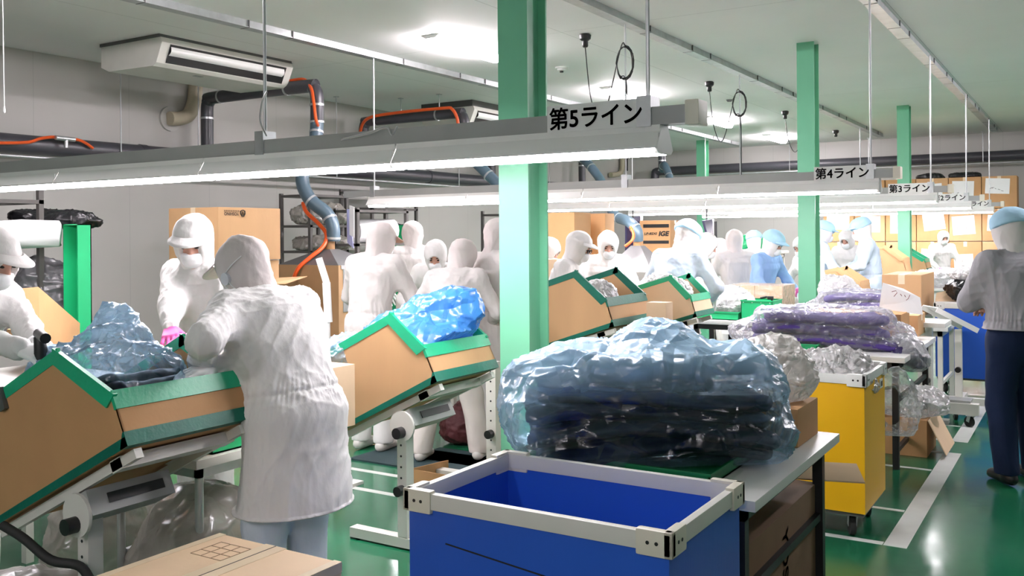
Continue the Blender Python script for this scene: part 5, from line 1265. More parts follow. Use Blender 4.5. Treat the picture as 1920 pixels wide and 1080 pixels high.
def plug(px, py, cpx, cpy, y, x, label, coil_r, drop):
    q = G(px, py - 4, ZC); t = thing('ceiling_socket', label, 'socket', (q.x, q.y, ZC - 0.1), 0, 'black ceiling sockets with cables')
    b = MB(); b.lathe([(0.022, -0.13), (0.030, -0.12), (0.030, -0.07), (0.055, -0.05), (0.060, -0.012), (0.045, 0.0)], (q.x, q.y, ZC), 16); b.build('socket_body', M_BLACK, t)
    if cpx is None: return
    d_ = (RC.transposed() @ (Vector((x, y, 2.8)) - CAMP)).z * -1
    c = P(cpx, cpy, d_); c = Vector((x, y, c.z))
    a = Vector((q.x, q.y, ZC - 0.12)); m1 = a.lerp(c, 0.45) + Vector((0, 0, -drop)); m0 = a.lerp(c, 0.15) + Vector((0, 0, -drop * 0.8))
    pts = smooth_path([a, m0, m1, c + Vector((-0.05, 0, coil_r * 0.8)), c + Vector((0, -0.012, coil_r))], 8)
    for k in range(41):
        th = PI / 2 - 2 * PI * 2.6 * k / 40; rr = 1 - 0.15 * (k % 9) / 9
        pts.append(c + Vector((math.cos(th) * coil_r * 0.55 * rr, -0.012 + 0.008 * math.sin(k * 0.7), math.sin(th) * coil_r * rr)))
    pts += smooth_path([pts[-1], c + Vector((0.012, 0, -coil_r * 1.3)), Vector((x + 0.012, y, 2.15))], 6)
    b = MB(); b.tube(pts, 0.0055, 6); b.build('cable', M_BLACK, t)
XR2 = -3.58
plug(1097, 68, 1185, 118, 7.75, -3.58, 'black ceiling socket with coiled cable, nearest, right of the near green column', 0.16, 0.62)
plug(1330, 157, 1404, 195, 11.0, -3.58, 'second black ceiling socket with coiled cable, left of the middle green column', 0.16, 0.55)
plug(1472, 212, 1536, 240, 14.4, -3.58, 'third black ceiling socket, its cable passing behind the middle green column', 0.16, 0.45)
plug(1567, 248, None, None, 0, 0, 'smallest black ceiling socket right of the middle green column', 0, 0)
plug(1320, 279, None, None, 0, 0, 'small black ceiling socket beyond the end cap of the near lamp beam', 0, 0)

# shelf racks
M_RACK = mat('dark_rack_steel', (0.10, 0.095, 0.09), 0.45, 0.3, noise=0.08)
def rack(label, x0, y0, x1, y1, z1, shelves, group='steel shelf racks'):
    t = thing('shelf_rack', label, 'shelf rack', ((x0 + x1) / 2, (y0 + y1) / 2, 0), 0, group)
    for x in (x0, x1):
        for y in (y0, y1):
            b = MB(); b.lohi((x - 0.02, y - 0.02, 0), (x + 0.02, y + 0.02, z1)); b.build('upright', M_RACK, t, smooth=False)
    for z in shelves:
        b = MB(); b.lohi((x0 - 0.02, y0 - 0.02, z - 0.03), (x1 + 0.02, y1 + 0.02, z)); b.build('shelf', M_RACK, t, smooth=False)
    return t
rack('dark steel shelf rack at the left edge with a white roll', -7.95, 3.15, -7.0, 4.27, 2.05, [1.88, 1.645, 0.9])
b = MB(); q0 = P(-40, 440, 7.0); q1 = P(112, 438, 7.2); b.tube([q0, q0.lerp(q1, 0.5) + Vector((0, 0, 0.01)), q1], [0.10, 0.112, 0.10], 14)
V = np.array(b.V); V = V + (np.random.RandomState(5).rand(*V.shape) - 0.5) * 0.02
o = mkobj('film_roll', V, b.F, M_PAPER, None, True); tag(o, 'thick white roll of film lying across the left shelf rack', 'roll')
bag('black_bag', 'black bag on the left shelf rack, above the tall green box', 'plastic bag', tuple(Vector((P(100, 420, 7.7).x, P(100, 420, 7.7).y, 1.655))), (0.62, 0.35, 0.17), 0.5, M_BLKBAG, 130, cell=0.1, depth=0.02, h=0.013)
qq = P(85, 470, 7.5)
bag('grey_bag', 'dark grey glossy bag hanging below the white roll at the left', 'plastic bag', (qq.x, qq.y, 0.92), (0.50, 0.34, 0.57), 0.9, mat('dark_grey_liner', (0.08, 0.08, 0.085), 0.3, bump=0.4, bscale=10), 131, cell=0.14, depth=0.02, h=0.014)
q0 = P(147, 600, 7.2); zg = P(147, 420, 7.2).z
b = MB(); b.lohi((q0.x - 0.008, q0.y, 0.0), (q0.x, q0.y + 0.115, zg)); b.lohi((q0.x - 0.19, q0.y + 0.107, 0.0), (q0.x, q0.y + 0.115, zg)); b.lohi((q0.x - 0.19, q0.y, 0.0), (q0.x - 0.182, q0.y + 0.115, zg)); b.lohi((q0.x - 0.19, q0.y, zg - 0.008), (q0.x, q0.y + 0.115, zg)); tag(b.build('green_locker', M_GBOX, None, smooth=False), 'tall open-fronted green box standing beside the left shelf rack', 'box')
# carton behind the person at the left edge
t = thing('carton', 'open brown carton with clear film behind the person at the left edge', 'cardboard box', tuple(P(80, 640, 5.4)))
a = P(30, 640, 5.0); c0 = P(75, 628, 5.2); d0 = P(150, 612, 5.9); up0 = P(28, 542, 5.0); up1 = P(72, 538, 5.2)
b = MB(); b.prism([a, c0, up1, up0], (-0.006, 0.003, 0)); b.prism([c0, d0, d0 + Vector((0, 0, 0.02)), up1], (-0.006, -0.003, 0)); b.prism([c0, d0, P(150, 660, 5.9), P(70, 660, 5.2)], (-0.5, 0.1, 0)); b.build('carton_body', M_CARD2, t, smooth=False)
t.location.z = 0.75
for ch in [o for o in bpy.data.objects if o.parent == t]: ch.location.z += P(80, 640, 5.4).z - 0.75
work_table('white table behind the nearest carton, carrying the open film lined carton', (-5.6, 2.55), (-4.35, 3.4), 0.80, legm=M_OFFW, group='work tables')

# big printed carton stack
c0 = carton('large brown carton with printed lettering behind the person with pink glove', 410, 490, 388, 8.0, 317, 526, M_CARD, None, False, face_tape=True, name='carton')
cc = P(410, 490, 8.0); xr = cc.x + 0.0015; yc = PX(437, 398, cc.x).y; zc = PX(437, 399, cc.x).z
text('YOSHINO', 'printed_lettering', c0, M_INK, (xr, PX(434, 400, cc.x).y, PX(434, 401, cc.x).z), (0, -1, 0), (0, 0, -1), width=0.165, bold=0.02)
b = MB(); q_ = PX(434, 395.5, cc.x)
for i in range(9):
    y_ = q_.y - 0.078 + i * 0.0195
    b.lohi((xr, y_ - 0.007, q_.z + 0.004), (xr + 0.001, y_ + 0.007, q_.z + 0.0065)); b.lohi((xr, y_ - 0.007, q_.z - 0.006), (xr + 0.001, y_ + 0.006, q_.z - 0.0035)); b.lohi((xr, y_ - 0.002, q_.z - 0.006), (xr + 0.001, y_ + 0.001, q_.z + 0.007))
b.build('printed_small_print', M_INK, c0, smooth=False)
b = MB(); yy = PX(455, 400, cc.x).y; zz = PX(455, 399.5, cc.x).z
b.tube([(xr + 0.001, yy + 0.026 * math.cos(k * PI / 12), zz + 0.026 * math.sin(k * PI / 12)) for k in range(25)], 0.004, 6, False)
b.tube([(xr + 0.001, yy + y_, zz + z_) for y_, z_ in ((-0.026, 0.02), (-0.012, -0.03), (0, 0.012), (0.012, -0.03), (0.026, 0.02))][::-1], 0.0045, 6); b.build('printed_emblem', M_INK, c0)
cmid = carton('brown carton with its flap open, beneath the large printed carton', 410, 620, 492, 8.02, 320, 524, M_CARD, None, False, minz=0.62)
k = MB(); a = P(520, 522, 8.45); k.prism([a, P(576, 519, 8.6), P(535, 533, 8.2), P(505, 533, 8.0)], (0, 0, 0.006)); k.build('open_flap', M_CARD, cmid, smooth=False)
carton_at('closed brown carton at the bottom of the stack with the printed carton', (-7.1, cc.y - 0.02, 0.0), (cc.x + 0.02, cc.y + 0.7, 0.615), M_CARD2, None, False)

# racks along the left wall with bags
r2 = P(566, 460, 11.6); r2b = P(640, 460, 12.0)
rack('dark steel rack with bags behind the bent hose', r2.x - 0.35, r2.y, r2b.x, r2b.y + 0.1, 2.12, [2.10, 1.72, 1.40])
bag('clear_sack', 'clear grey bag on the top level of the rack behind the bent hose', 'plastic sack', ((r2.x + r2b.x) / 2, (r2.y + r2b.y) / 2, 1.725), (0.7, 0.5, 0.30), 0.8, F_SACK, 140, cell=0.12, depth=0.03, h=0.014)
bag('clear_sack', 'clear grey bag on the middle level of the rack behind the bent hose', 'plastic sack', ((r2.x + r2b.x) / 2, (r2.y + r2b.y) / 2, 1.405), (0.7, 0.5, 0.2), 0.8, F_SACK, 141, cell=0.12, depth=0.03, h=0.014)
r3 = P(690, 440, 13.2); r3b = P(775, 440, 13.8)
rack('dark steel rack over the heads of the group left of the near column', r3.x - 0.5, r3.y, r3b.x - 0.1, r3b.y + 0.2, 2.25, [2.22, 1.98, 1.50])
q0 = P(664, 434, 10.9); q1 = P(735, 432, 11.3); b = MB(); b.tube([q0, q1], 0.14, 16); tag(b.build('film_roll', M_PAPER), 'bright white roll of film left of the hooded back', 'roll')
rack('dark steel rack carrying the bright white roll', q0.x - 0.1, q0.y - 0.2, q1.x + 0.1, q1.y + 0.15, 1.9, [1.88, min(q0.z, q1.z) - 0.14, 0.8]); q0 = P(715, 424, 12.8); bag('black_bag', 'black bag on a rack behind the two left hoods', 'plastic bag', (q0.x, q0.y, 1.55), (0.85, 0.5, 0.18), 0.7, M_BLKBAG, 142, cell=0.1, depth=0.02, h=0.014)
q0 = P(745, 430, 12.6); b = MB(); b.lohi((q0.x - 0.1, q0.y, 0), (q0.x + 0.1, q0.y + 0.2, 1.72)); tag(b.build('green_board', M_GBOX, None, smooth=False), 'dark green board between the two left hoods', 'board')
r4 = P(905, 430, 14.5)
rack('dark steel rack far back, just left of the near green column', r4.x, r4.y, r4.x + 0.5, r4.y + 0.6, 1.95, [1.90, 1.66, 1.30])
r5 = P(30, 430, 8.4)
# papers hanging from the lamp beam end
k = MB(); a = P(655, 385, 10.15); k.prism([a, P(664, 388, 10.1), P(664, 446, 10.1), P(655, 440, 10.15)], (0.002, 0.003, 0)); tag(k.build('paper_sheet', M_PAPER, None, smooth=False), 'white paper sheets hanging from the left end of the second lamp beam', 'paper')
k = MB(); a = P(650, 392, 10.2); k.prism([a, P(655, 392, 10.18), P(663, 466, 10.1), P(651, 455, 10.2)], (0.002, 0.003, 0)); tag(k.build('plastic_sleeve', mat('pale_violet_sleeve', (0.45, 0.47, 0.75), 0.4), None, smooth=False), 'pale violet sleeve hanging under the white paper sheets', 'sleeve')

# tall cartons behind the person with glasses
carton('tall brown carton behind the peaked cap, left part of the big stack', 1078, 560, 398, 10.6, 1000, 1109, M_CARD2, 'tall cartons behind the workers', False, minz=0.002)
c9 = carton('tall brown carton behind the white hood, right part of the big stack', 1136, 560, 400, 11.0, 1108, 1153, M_CARD2, 'tall cartons behind the workers', False, minz=0.002)
c8 = carton('brown carton with black bands and slanted lettering behind the dark panel', 1257, 500, 413, 13.2, 1200, 1276, M_CARD2, None, True, minz=0.7)
q = P(1257, 500, 13.2)
yq = q.y - 0.0025
def on8(px, py): return PY(px, py, yq)
b = MB(); b.lohi((on8(1206, 420).x, yq, on8(1206, 427).z), (on8(1254, 420).x, yq + 0.001, on8(1254, 420).z)); b.build('printed_band', M_INK, c8, smooth=False)
b = MB(); b.lohi((on8(1206, 450).x, yq, on8(1206, 457).z), (on8(1254, 450).x, yq + 0.001, on8(1254, 451).z)); b.build('printed_band', M_INK, c8, smooth=False)
text('IGE', 'printed_lettering', c8, M_INK, tuple(on8(1245, 438)), (1, 0, 0), (0.25, 0, 1), width=0.15, height=0.075, bold=0.05)
text('LP-82XI', 'printed_lettering', c8, M_INK, tuple(on8(1220, 438)), (1, 0, 0), (0.2, 0, 1), width=0.19, height=0.035, bold=0.04)
carton_at('plain brown carton below the one with slanted lettering', (q.x - 0.55, q.y, 0.0), (q.x, q.y + 0.5, 0.69), M_CARD2, None, False)
# dark panels hanging from the lamp beams
for lab, pts, d_ in (('dark indigo panel hanging left of the stooping person in pale blue', [(1172, 410), (1201, 405), (1201, 466), (1172, 472)], 13.6), ('dark indigo panel hanging right of the stooping person in pale blue', [(1316, 414), (1334, 410), (1336, 448), (1326, 452)], 13.0)):
    p4 = [P(x, y, d_ - 0.25 * i) for i, (x, y) in zip((1, 0, 0, 1), pts)]
    t = thing('hanging_panel', lab, 'panel', tuple(p4[3]), 0, 'dark hanging panels')
    b = MB(); b.prism(p4, (0.02, 0.03, 0)); b.build('panel_sheet', M_SCREEN, t, smooth=False)
    b = MB(); b.bar(p4[1] + Vector((0.012, 0, 0.0)), p4[2] + Vector((0.012, 0, 0)), 0.05, 0.03, (1, 0, 0)); b.build('panel_edge', M_WHITE, t, smooth=False)
    top = (p4[0] + p4[1]) / 2; b = MB(); b.cyl(top, (top.x, top.y, 2.0), 0.012, 8); b.build('panel_rod', M_GREYD, t)
b = MB(); q = P(1342, 470, 12.6); b.cyl((q.x, q.y, 0.0), (q.x, q.y, P(1342, 415, 12.6).z), 0.02, 10); b.cyl(Vector((q.x, q.y, q.z + 0.10)), Vector((q.x + 0.08, q.y, q.z + 0.12)), 0.03, 10); b.lohi((q.x - 0.2, q.y - 0.2, 0), (q.x + 0.2, q.y + 0.2, 0.03)); tag(b.build('black_post', M_BLACKM, None, smooth=False), 'thin black post with a clamp right of the second dark panel', 'post')
bag('white_bag', 'small green and white goods between the pale pink hood and the blue cap', 'goods', tuple(P(1402, 470, 13.2)), (0.5, 0.4, 0.24), 0.2, M_GBOX, 150, cell=0.1, depth=0.02, h=0.014)
q = P(1402, 470, 13.2); work_table('high table behind the pale pink hood', (q.x - 0.5, q.y - 0.3), (q.x + 0.5, q.y + 0.3), q.z - 0.003, legm=M_OFFW, group='work tables')

# black tool in the hand of the person at the left edge
# ================================================================== PEOPLE
def cloth(name, col, bump=0.75, rough=0.8):
    return mat(name, col, rough, noise=0.025, nscale=9, bump=bump, bscale=11, stretch=(1, 1, 0.55), spec=0.25)
C_WHITE = cloth('white_work_cloth', (0.74, 0.725, 0.715))
C_HOOD = cloth('white_hood_cloth', (0.73, 0.70, 0.685))
C_DIMBEIGE = cloth('dimmed_beige_work_cloth', (0.60, 0.565, 0.55))  # pink-beige coat, darkened to stand in for dimmer light on turned backs
C_DIMBEIGEH = cloth('dimmed_pinkish_hood_cloth', (0.64, 0.58, 0.565))  # pinkish hood, its colour lowered the same way for weaker light
C_BLUE = cloth('blue_work_cloth', (0.30, 0.47, 0.80))
C_PALE = cloth('pale_blue_work_cloth', (0.58, 0.68, 0.80))
C_CAP = cloth('sky_blue_cap_cloth', (0.42, 0.66, 0.84))
C_GREY = cloth('grey_shirt_cloth', (0.40, 0.39, 0.425))
C_NAVY = cloth('navy_trouser_cloth', (0.006, 0.016, 0.052))
C_LBLUE = cloth('light_blue_trouser_cloth', (0.60, 0.68, 0.78))
C_CREAM = cloth('cream_trouser_cloth', (0.66, 0.61, 0.57))
C_SHOE = mat('white_shoe', (0.6, 0.58, 0.55), 0.5)
C_SHOEB = mat('black_shoe', (0.012, 0.012, 0.014), 0.35)
C_SKIN = mat('skin', (0.62, 0.33, 0.25), 0.5, noise=0.05)
C_GLOVE = mat('white_glove', (0.86, 0.86, 0.86), 0.6, noise=0.02)
C_PINK = mat('pink_glove', (0.90, 0.16, 0.50), 0.5, noise=0.03)
C_MASK = mat('white_mask', (0.84, 0.85, 0.87), 0.7, noise=0.02)
C_EYE = mat('dark_eye', (0.02, 0.012, 0.01), 0.2, noise=0)
C_HAIR = mat('dark_brow_hair', (0.02, 0.012, 0.01), 0.7, noise=0)
C_VALVE = mat('grey_earpiece', (0.62, 0.63, 0.68), 0.5, noise=0.02)
C_STRAP = mat('white_strap', (0.85, 0.85, 0.85), 0.6, noise=0)

def rot_from(fwd, up):
    f = np.array(fwd, float); f /= np.linalg.norm(f); u = np.array(up, float); u -= f * (u @ f); u /= np.linalg.norm(u)
    r = np.cross(f, u); return np.stack([r, f, u], 1)          # columns right, forward, up

def ik(a, b, l1, l2, hint):
    a = np.array(a, float); b = np.array(b, float); d = b - a; L = np.linalg.norm(d)
    Lm = min(L, (l1 + l2) * 0.995); d = d / (L + 1e-9); b = a + d * Lm
    x = (l1 * l1 - l2 * l2 + Lm * Lm) / (2 * Lm); y = math.sqrt(max(l1 * l1 - x * x, 0))
    h = np.array(hint, float); h = h - d * (h @ d); h /= (np.linalg.norm(h) + 1e-9)
    return a + d * x + h * y, b

def head_prims(S, hc, HR, g=0.0, k=0.02, face=True):
    T = lambda p: hc + HR @ (np.array(p) * 1.0)
    S.ell(T((0, -0.012, 0.03)), (0.077 + g, 0.097 + g, 0.104 + g), HR, k)
    S.ell(T((0, 0.022, -0.05)), (0.058 + g, 0.066 + g, 0.066 + g), HR, 0.04)
    if face:
        S.cone(T((0, 0.09, 0.0)), T((0, 0.105, -0.036)), 0.010, 0.014, 0.015)
        S.cone(T((-0.045, 0.072, 0.026)), T((0.045, 0.072, 0.026)), 0.014, 0.014, 0.02)
        S.ell(T((0, 0.07, -0.1)), (0.024, 0.02, 0.016), HR, 0.02)
        for sx in (-1, 1):
            S.ell(T((sx * 0.033, 0.1, 0.006)), (0.018, 0.018, 0.012), HR, 0.012, True)
            S.ell(T((sx * 0.079, -0.008, -0.012)), (0.008, 0.02, 0.032), HR, 0.006)
        S.cone(T((-0.022, 0.092, -0.072)), T((0.022, 0.092, -0.072)), 0.004, 0.004, 0.004, True)

def finger_chains(w, d, nrm, curl, side):
    """palm and five bent fingers from the wrist w along d; nrm points out of the palm"""
    d = np.array(d, float); d /= np.linalg.norm(d); nrm = np.array(nrm, float); nrm -= d * (nrm @ d); nrm /= np.linalg.norm(nrm)
    r = np.cross(d, nrm) * side          # towards the thumb
    pal = []; fin = []
    for i in range(4):
        x = (0.030 - 0.020 * i)
        kn = w + d * (0.092 - 0.005 * abs(i - 1.2)) + r * x
        pal.append((w + d * 0.02 + r * x * 0.7, kn, 0.014, 0.0115))
        L = (0.044, 0.049, 0.046, 0.036)[i]; p = kn; ang = 0
        for j, f in enumerate((1.0, 0.62, 0.5)):
            ang += curl * (0.75, 1.0, 0.7)[j]
            q = p + (d * math.cos(ang) + nrm * math.sin(ang)) * L * f + r * (0.006 * (1.3 - i) * (1 - j * 0.4))
            fin.append((p, q, 0.0092 - 0.0008 * j, 0.0086 - 0.001 * j)); p = q
    b = w + d * 0.028 + r * 0.026
    q = b + d * 0.034 + r * 0.026 + nrm * 0.016; q2 = q + d * 0.03 + r * 0.004 + nrm * 0.016; q3 = q2 + d * 0.022 - r * 0.004 + nrm * 0.012
    fin += [(b, q, 0.015, 0.0115), (q, q2, 0.0105, 0.0095), (q2, q3, 0.0095, 0.008)]
    return pal, fin

def hand_mesh(w, d, nrm, curl, side, g=0.0, cuff=0.05):
    S = SDF(np.array(w) - 0.22, np.array(w) + 0.22, 0.0042)
    pal, fin = finger_chains(np.array(w), d, nrm, curl, side)
    dd = np.array(d, float) / np.linalg.norm(d)
    S.cone(np.array(w) - dd * cuff, np.array(w) + dd * 0.012, 0.030 + g, 0.025 + g, 0.01)
    for a, b, ra, rb in pal: S.cone(a, b, ra + g, rb + g, 0.014)
    for a, b, ra, rb in fin: S.cone(a, b, ra + g, rb + g, 0.004)
    return S.mesh()

def person(label, head_px, d, facing, lean=10, side=0, head=(15, 0, 0), rh=(0.2, 0.35, 1.0), lh=(-0.2, 0.35, 1.0), feet=((0.1, 0.0), (-0.1, 0.02)),
           coat=None, hood=True, hoodmat=None, cap=None, visor=False, visor_mat=None, mask=True, trousers=None, glove=None, shoes=None, hem=0.60, res=0.012, cat='person',
           seed=0, fitted=False, earpiece=False, zforce=None, stoop=0.5, glasses=False, face=True, cuffs=None, wr=1.0, puff=1.0, collar=True):
    coat = coat or C_WHITE; hoodmat = hoodmat or C_HOOD; trousers = trousers or C_WHITE; glove = glove or C_GLOVE; shoes = shoes or C_SHOE
    A = math.radians
    # -- joints at height 1.72 in the person's own frame (facing +Y)
    pel = np.array([0, 0, 0.93]); a1 = A(lean); a2 = A(lean * (1 + stoop)); sd = math.sin(A(side))
    pel = pel + np.array([0, -0.18 * math.sin(a1), 0])
    mid = pel + 0.26 * np.array([sd, math.sin(a1), math.cos(a1)])
    neck = mid + 0.25 * np.array([sd, math.sin(a2), math.cos(a2)])
    Rt = rot_from(np.array([0, math.cos(a2), -math.sin(a2)]), np.array([sd, math.sin(a2), math.cos(a2)]))
    hp, hy, hr = head
    HR = np.array(Matrix.Rotation(A(hy), 3, 'Z') @ Matrix.Rotation(A(-hp), 3, 'X') @ Matrix.Rotation(A(hr), 3, 'Y'))
    nd = Rt[:, 2] * 0.5 + HR[:, 2] * 0.5; nd /= np.linalg.norm(nd)
    hc = neck + nd * 0.085 + HR @ np.array([0, 0.022, 0.07])
    top = hc + HR @ np.array([0, -0.012, 0.03]); ztop = top[2] + 0.112
    # -- scale and place so that the head stands where it is seen
    Hw = P(head_px[0], head_px[1], d)
    s = float(np.clip(Hw.z / ztop, 0.84, 1.10))
    yaw = YAW + A(facing)
    Rz = np.array(Matrix.Rotation(yaw, 3, 'Z'))
    off = Rz @ (top * s)
    loc = (Hw.x - off[0], Hw.y - off[1], 0)
    t = thing('person', label, cat, loc, yaw)
    # everything below is modelled at height 1.72 and scaled by s at the end
    shR = neck + Rt @ np.array([0.175, 0, -0.045]); shL = neck + Rt @ np.array([-0.175, 0, -0.045])
    def hand(h):      # a hand given by where it is seen: ('at', column, row, distance)
        return np.array(h, float) if h[0] != 'at' else Rz.T @ (np.array(P(*h[1:])) - np.array(loc)) / s
    rh = hand(rh); lh = hand(lh)
    elR, wrR = ik(shR, rh, 0.29, 0.255, (0.8, -0.3, -0.7)); elL, wrL = ik(shL, lh, 0.29, 0.255, (-0.8, -0.3, -0.7))
    hipR = pel + np.array([0.09, 0, -0.03]); hipL = pel + np.array([-0.09, 0, -0.03])
    anR = np.array([feet[0][0], feet[0][1], 0.09]); anL = np.array([feet[1][0], feet[1][1], 0.09])
    knR, anR = ik(hipR, anR, 0.415, 0.402, (0.05, 1, 0)); knL, anL = ik(hipL, anL, 0.415, 0.402, (-0.05, 1, 0))
    anR[2] = max(anR[2], 0.085); anL[2] = max(anL[2], 0.085)
    R0 = np.array([1, 0, 0.0])
    allp = np.array([pel, mid, neck, hc, shR, shL, elR, elL, wrR, wrL, knR, knL, anR, anL])
    lo = allp.min(0) - np.array([0.32, 0.30, 0.1]); hi = allp.max(0) + np.array([0.32, 0.32, 0.28]); lo[2] = -0.02
    def done(name, V, F, m, disp=0.0, freq=14, sc=(1, 1, 1), sd_=0, rel=1):
        if len(V) == 0: return None
        V = relax(V, F, rel)
        if disp:
            N = vnormals(V, F); V = V + N * (folds(V, sc, freq, seed + sd_) * disp)[:, None]
        return local_obj(name, V * s, F, m, t)
    dirR = wrR - elR; dirR /= np.linalg.norm(dirR); dirL = wrL - elL; dirL /= np.linalg.norm(dirL)
    # -- body: one continuous surface with head, neck, trunk, limbs and hands
    S = SDF(lo, hi, max(res, 0.010))
    S.econe(pel, mid, (0.155, 0.10), (0.14, 0.095), R0, 0.05); S.econe(mid, neck - Rt[:, 2] * 0.08, (0.14, 0.095), (0.16, 0.10), R0, 0.05)
    S.cone(shL, shR, 0.055, 0.055, 0.05); S.cone(neck - Rt[:, 2] * 0.05, hc - HR[:, 2] * 0.05, 0.055, 0.052, 0.03)
    for sh, el, wr_, dd in ((shR, elR, wrR, dirR), (shL, elL, wrL, dirL)):
        S.cone(sh, el, 0.050, 0.038, 0.03); S.cone(el, wr_, 0.038, 0.020, 0.02); S.cone(wr_, wr_ + dd * 0.07, 0.018, 0.012, 0.01)
    for hp_, kn, an in ((hipR, knR, anR), (hipL, knL, anL)):
        S.cone(hp_, kn, 0.080, 0.055, 0.04); S.cone(kn, an, 0.054, 0.036, 0.03); S.cone(an - np.array([0, 0.02, 0.045]), an + np.array([0, 0.13, -0.06]), 0.032, 0.026, 0.02)
    head_prims(S, hc, HR, face=True)
    V, F = S.mesh(); done('body', V, F, C_SKIN, rel=1)
    # -- gloves with five separate fingers
    for nm, w, dd, sdn in (('glove', wrR, dirR, 1), ('glove', wrL, dirL, -1)):
        nrm = np.array([-0.5 * sdn, 0.2, -1.0])
        V, F = hand_mesh(w, dd, nrm, 0.45, sdn, 0.001)
        done(nm, V, F, glove, rel=1)
    # -- trousers
    S = SDF(lo, np.array([hi[0], hi[1], 1.1]), max(res, 0.010))
    S.econe(pel - np.array([0, 0, 0.05]), pel + np.array([0, 0, 0.10]), (0.185, 0.135), (0.165, 0.12), R0, 0.04)
    for hp_, kn, an in ((hipR, knR, anR), (hipL, knL, anL)):
        S.cone(hp_, kn, 0.112, 0.090, 0.04); S.cone(kn, an + np.array([0, -0.005, -0.01]), 0.090, 0.080, 0.03)
    S.plane((0, 0, 0.065), (0, 0, -1)); S.plane((0, 0, hem + (0.06 if not fitted else 0.10)), (0, 0, 1))
    V, F = S.mesh(); tr = done('trousers', V, F, trousers, 0.010 * wr, 11, (1, 1, 0.9), 3)
    # -- shoes
    for an in (anR, anL):
        S = SDF(an - np.array([0.12, 0.2, 0.15]), an + np.array([0.12, 0.3, 0.1]), 0.009)
        S.econe(an + np.array([0, -0.05, -0.045]), an + np.array([0, 0.15, -0.055]), (0.040, 0.040), (0.047, 0.034), R0, 0.02); S.cone(an + np.array([0, -0.02, -0.03]), an + np.array([0, -0.02, 0.02]), 0.045, 0.05, 0.02)
        S.plane((0, 0, 0.006), (0, 0, -1))
        V, F = S.mesh(); done('shoe', V, F, shoes)
    # -- coat
    S = SDF(np.array([lo[0], lo[1], hem - 0.05]), hi, res)
    ch = mid + (neck - mid) * 0.55
    pf = lambda a, b: (a * puff, b * puff)
    S.econe(mid, ch, pf(0.185, 0.135), pf(0.195, 0.135), R0, 0.05)
    S.econe(ch, neck - Rt[:, 2] * 0.06, pf(0.195, 0.135), (0.13, 0.10), R0, 0.05)
    S.econe(pel, mid, pf(0.195, 0.15), pf(0.182, 0.135), R0, 0.04)
    S.econe(np.array([pel[0], pel[1] * 0.6, hem - 0.03]), pel, pf(0.228, 0.188) if not fitted else (0.215, 0.178), pf(0.197, 0.152), R0, 0.04)
    S.cone(shL + Rt[:, 2] * 0.005, shR + Rt[:, 2] * 0.005, 0.072, 0.072, 0.06)
    for sh, el, wr_, dd in ((shR, elR, wrR, dirR), (shL, elL, wrL, dirL)):
        S.cone(sh, el, 0.082 * puff, 0.072 * puff, 0.04); S.cone(el, wr_ - dd * 0.0, 0.072 * puff, 0.052, 0.03)
    for sh in (shL, shR): S.cone(neck - Rt[:, 2] * 0.015, sh + Rt[:, 2] * 0.0, 0.070, 0.072, 0.05)
    if collar: S.cone(neck - Rt[:, 2] * 0.03, neck + nd * 0.03, 0.100, 0.088, 0.02)
    S.plane((0, 0, hem), (0, 0, -1))
    V, F = S.mesh(); V = relax(V, F, 1); N = vnormals(V, F)
    # folds: long on the skirt, slanting on the sleeves; gathered waist
    dsp = folds(V, (1, 1, 0.5), 10, seed, sharp=2.2) * 0.020 * wr + folds(V, (1.4, 1.4, 0.7), 28, seed + 1, sharp=2.2, octaves=2) * 0.008 * wr
    zw = pel[2] + 0.10 + (V[:, 1] - pel[1]) * math.tan(A(-lean)) * 0.6
    th = np.arctan2(V[:, 1] - pel[1], V[:, 0] - pel[0])
    tor = np.exp(-((np.hypot(V[:, 0] - pel[0], V[:, 1] - pel[1]) - 0.16) / 0.09) ** 2)
    dsp += tor * (-0.010 * np.exp(-((V[:, 2] - zw) / 0.010) ** 2) + 0.0035 * np.sin(th * 44 + 3 * np.sin(th * 5)) * np.exp(-((V[:, 2] - zw) / 0.05) ** 2))
    if not fitted:   # yoke seam over the shoulder blades
        q = (V - ch) @ Rt[:, 2]; dsp += -0.005 * np.exp(-((q - 0.055) / 0.006) ** 2) * tor
    dsp *= np.clip((V[:, 2] - hem) / 0.01, 0.15, 1)
    ct = local_obj('coat' if not fitted else 'shirt', (V + N * dsp[:, None]) * s, F, coat, t)
    # cuffs
    if cuffs:
        for el, wr_, dd in ((elR, wrR, dirR), (elL, wrL, dirL)):
            b = MB(); b.tube([wr_ - dd * 0.05, wr_ - dd * 0.02, wr_ + dd * 0.012], [0.054, 0.056, 0.046], 14)
            local_obj('cuff', np.array(b.V) * s, b.F, cuffs, t)
    T = lambda p: hc + HR @ np.array(p)
    # -- hood
    if hood:
        S = SDF(hc - 0.34, hc + 0.26, min(res, 0.009))
        S.ell(T((0, -0.014, 0.030)), (0.108, 0.128, 0.116), HR, 0.02); S.ell(T((0, 0.006, -0.05)), (0.092, 0.098, 0.088), HR, 0.05)
        S.econe(T((0, -0.025, -0.06)), neck + nd * 0.02, (0.080, 0.082), (0.088, 0.084), R0, 0.04)
        S.econe(neck + nd * 0.03, neck - Rt[:, 2] * 0.03, (0.082, 0.080), (0.092, 0.088), R0, 0.02)
        if face: S.ell(T((0, 0.128, -0.025)), (0.060, 0.066, 0.085), HR, 0.012, True)
        V, F = S.mesh(); done('hood', V, F, hoodmat, 0.011 * wr, 20, (1, 1, 0.7), 7)
    elif cap is None:
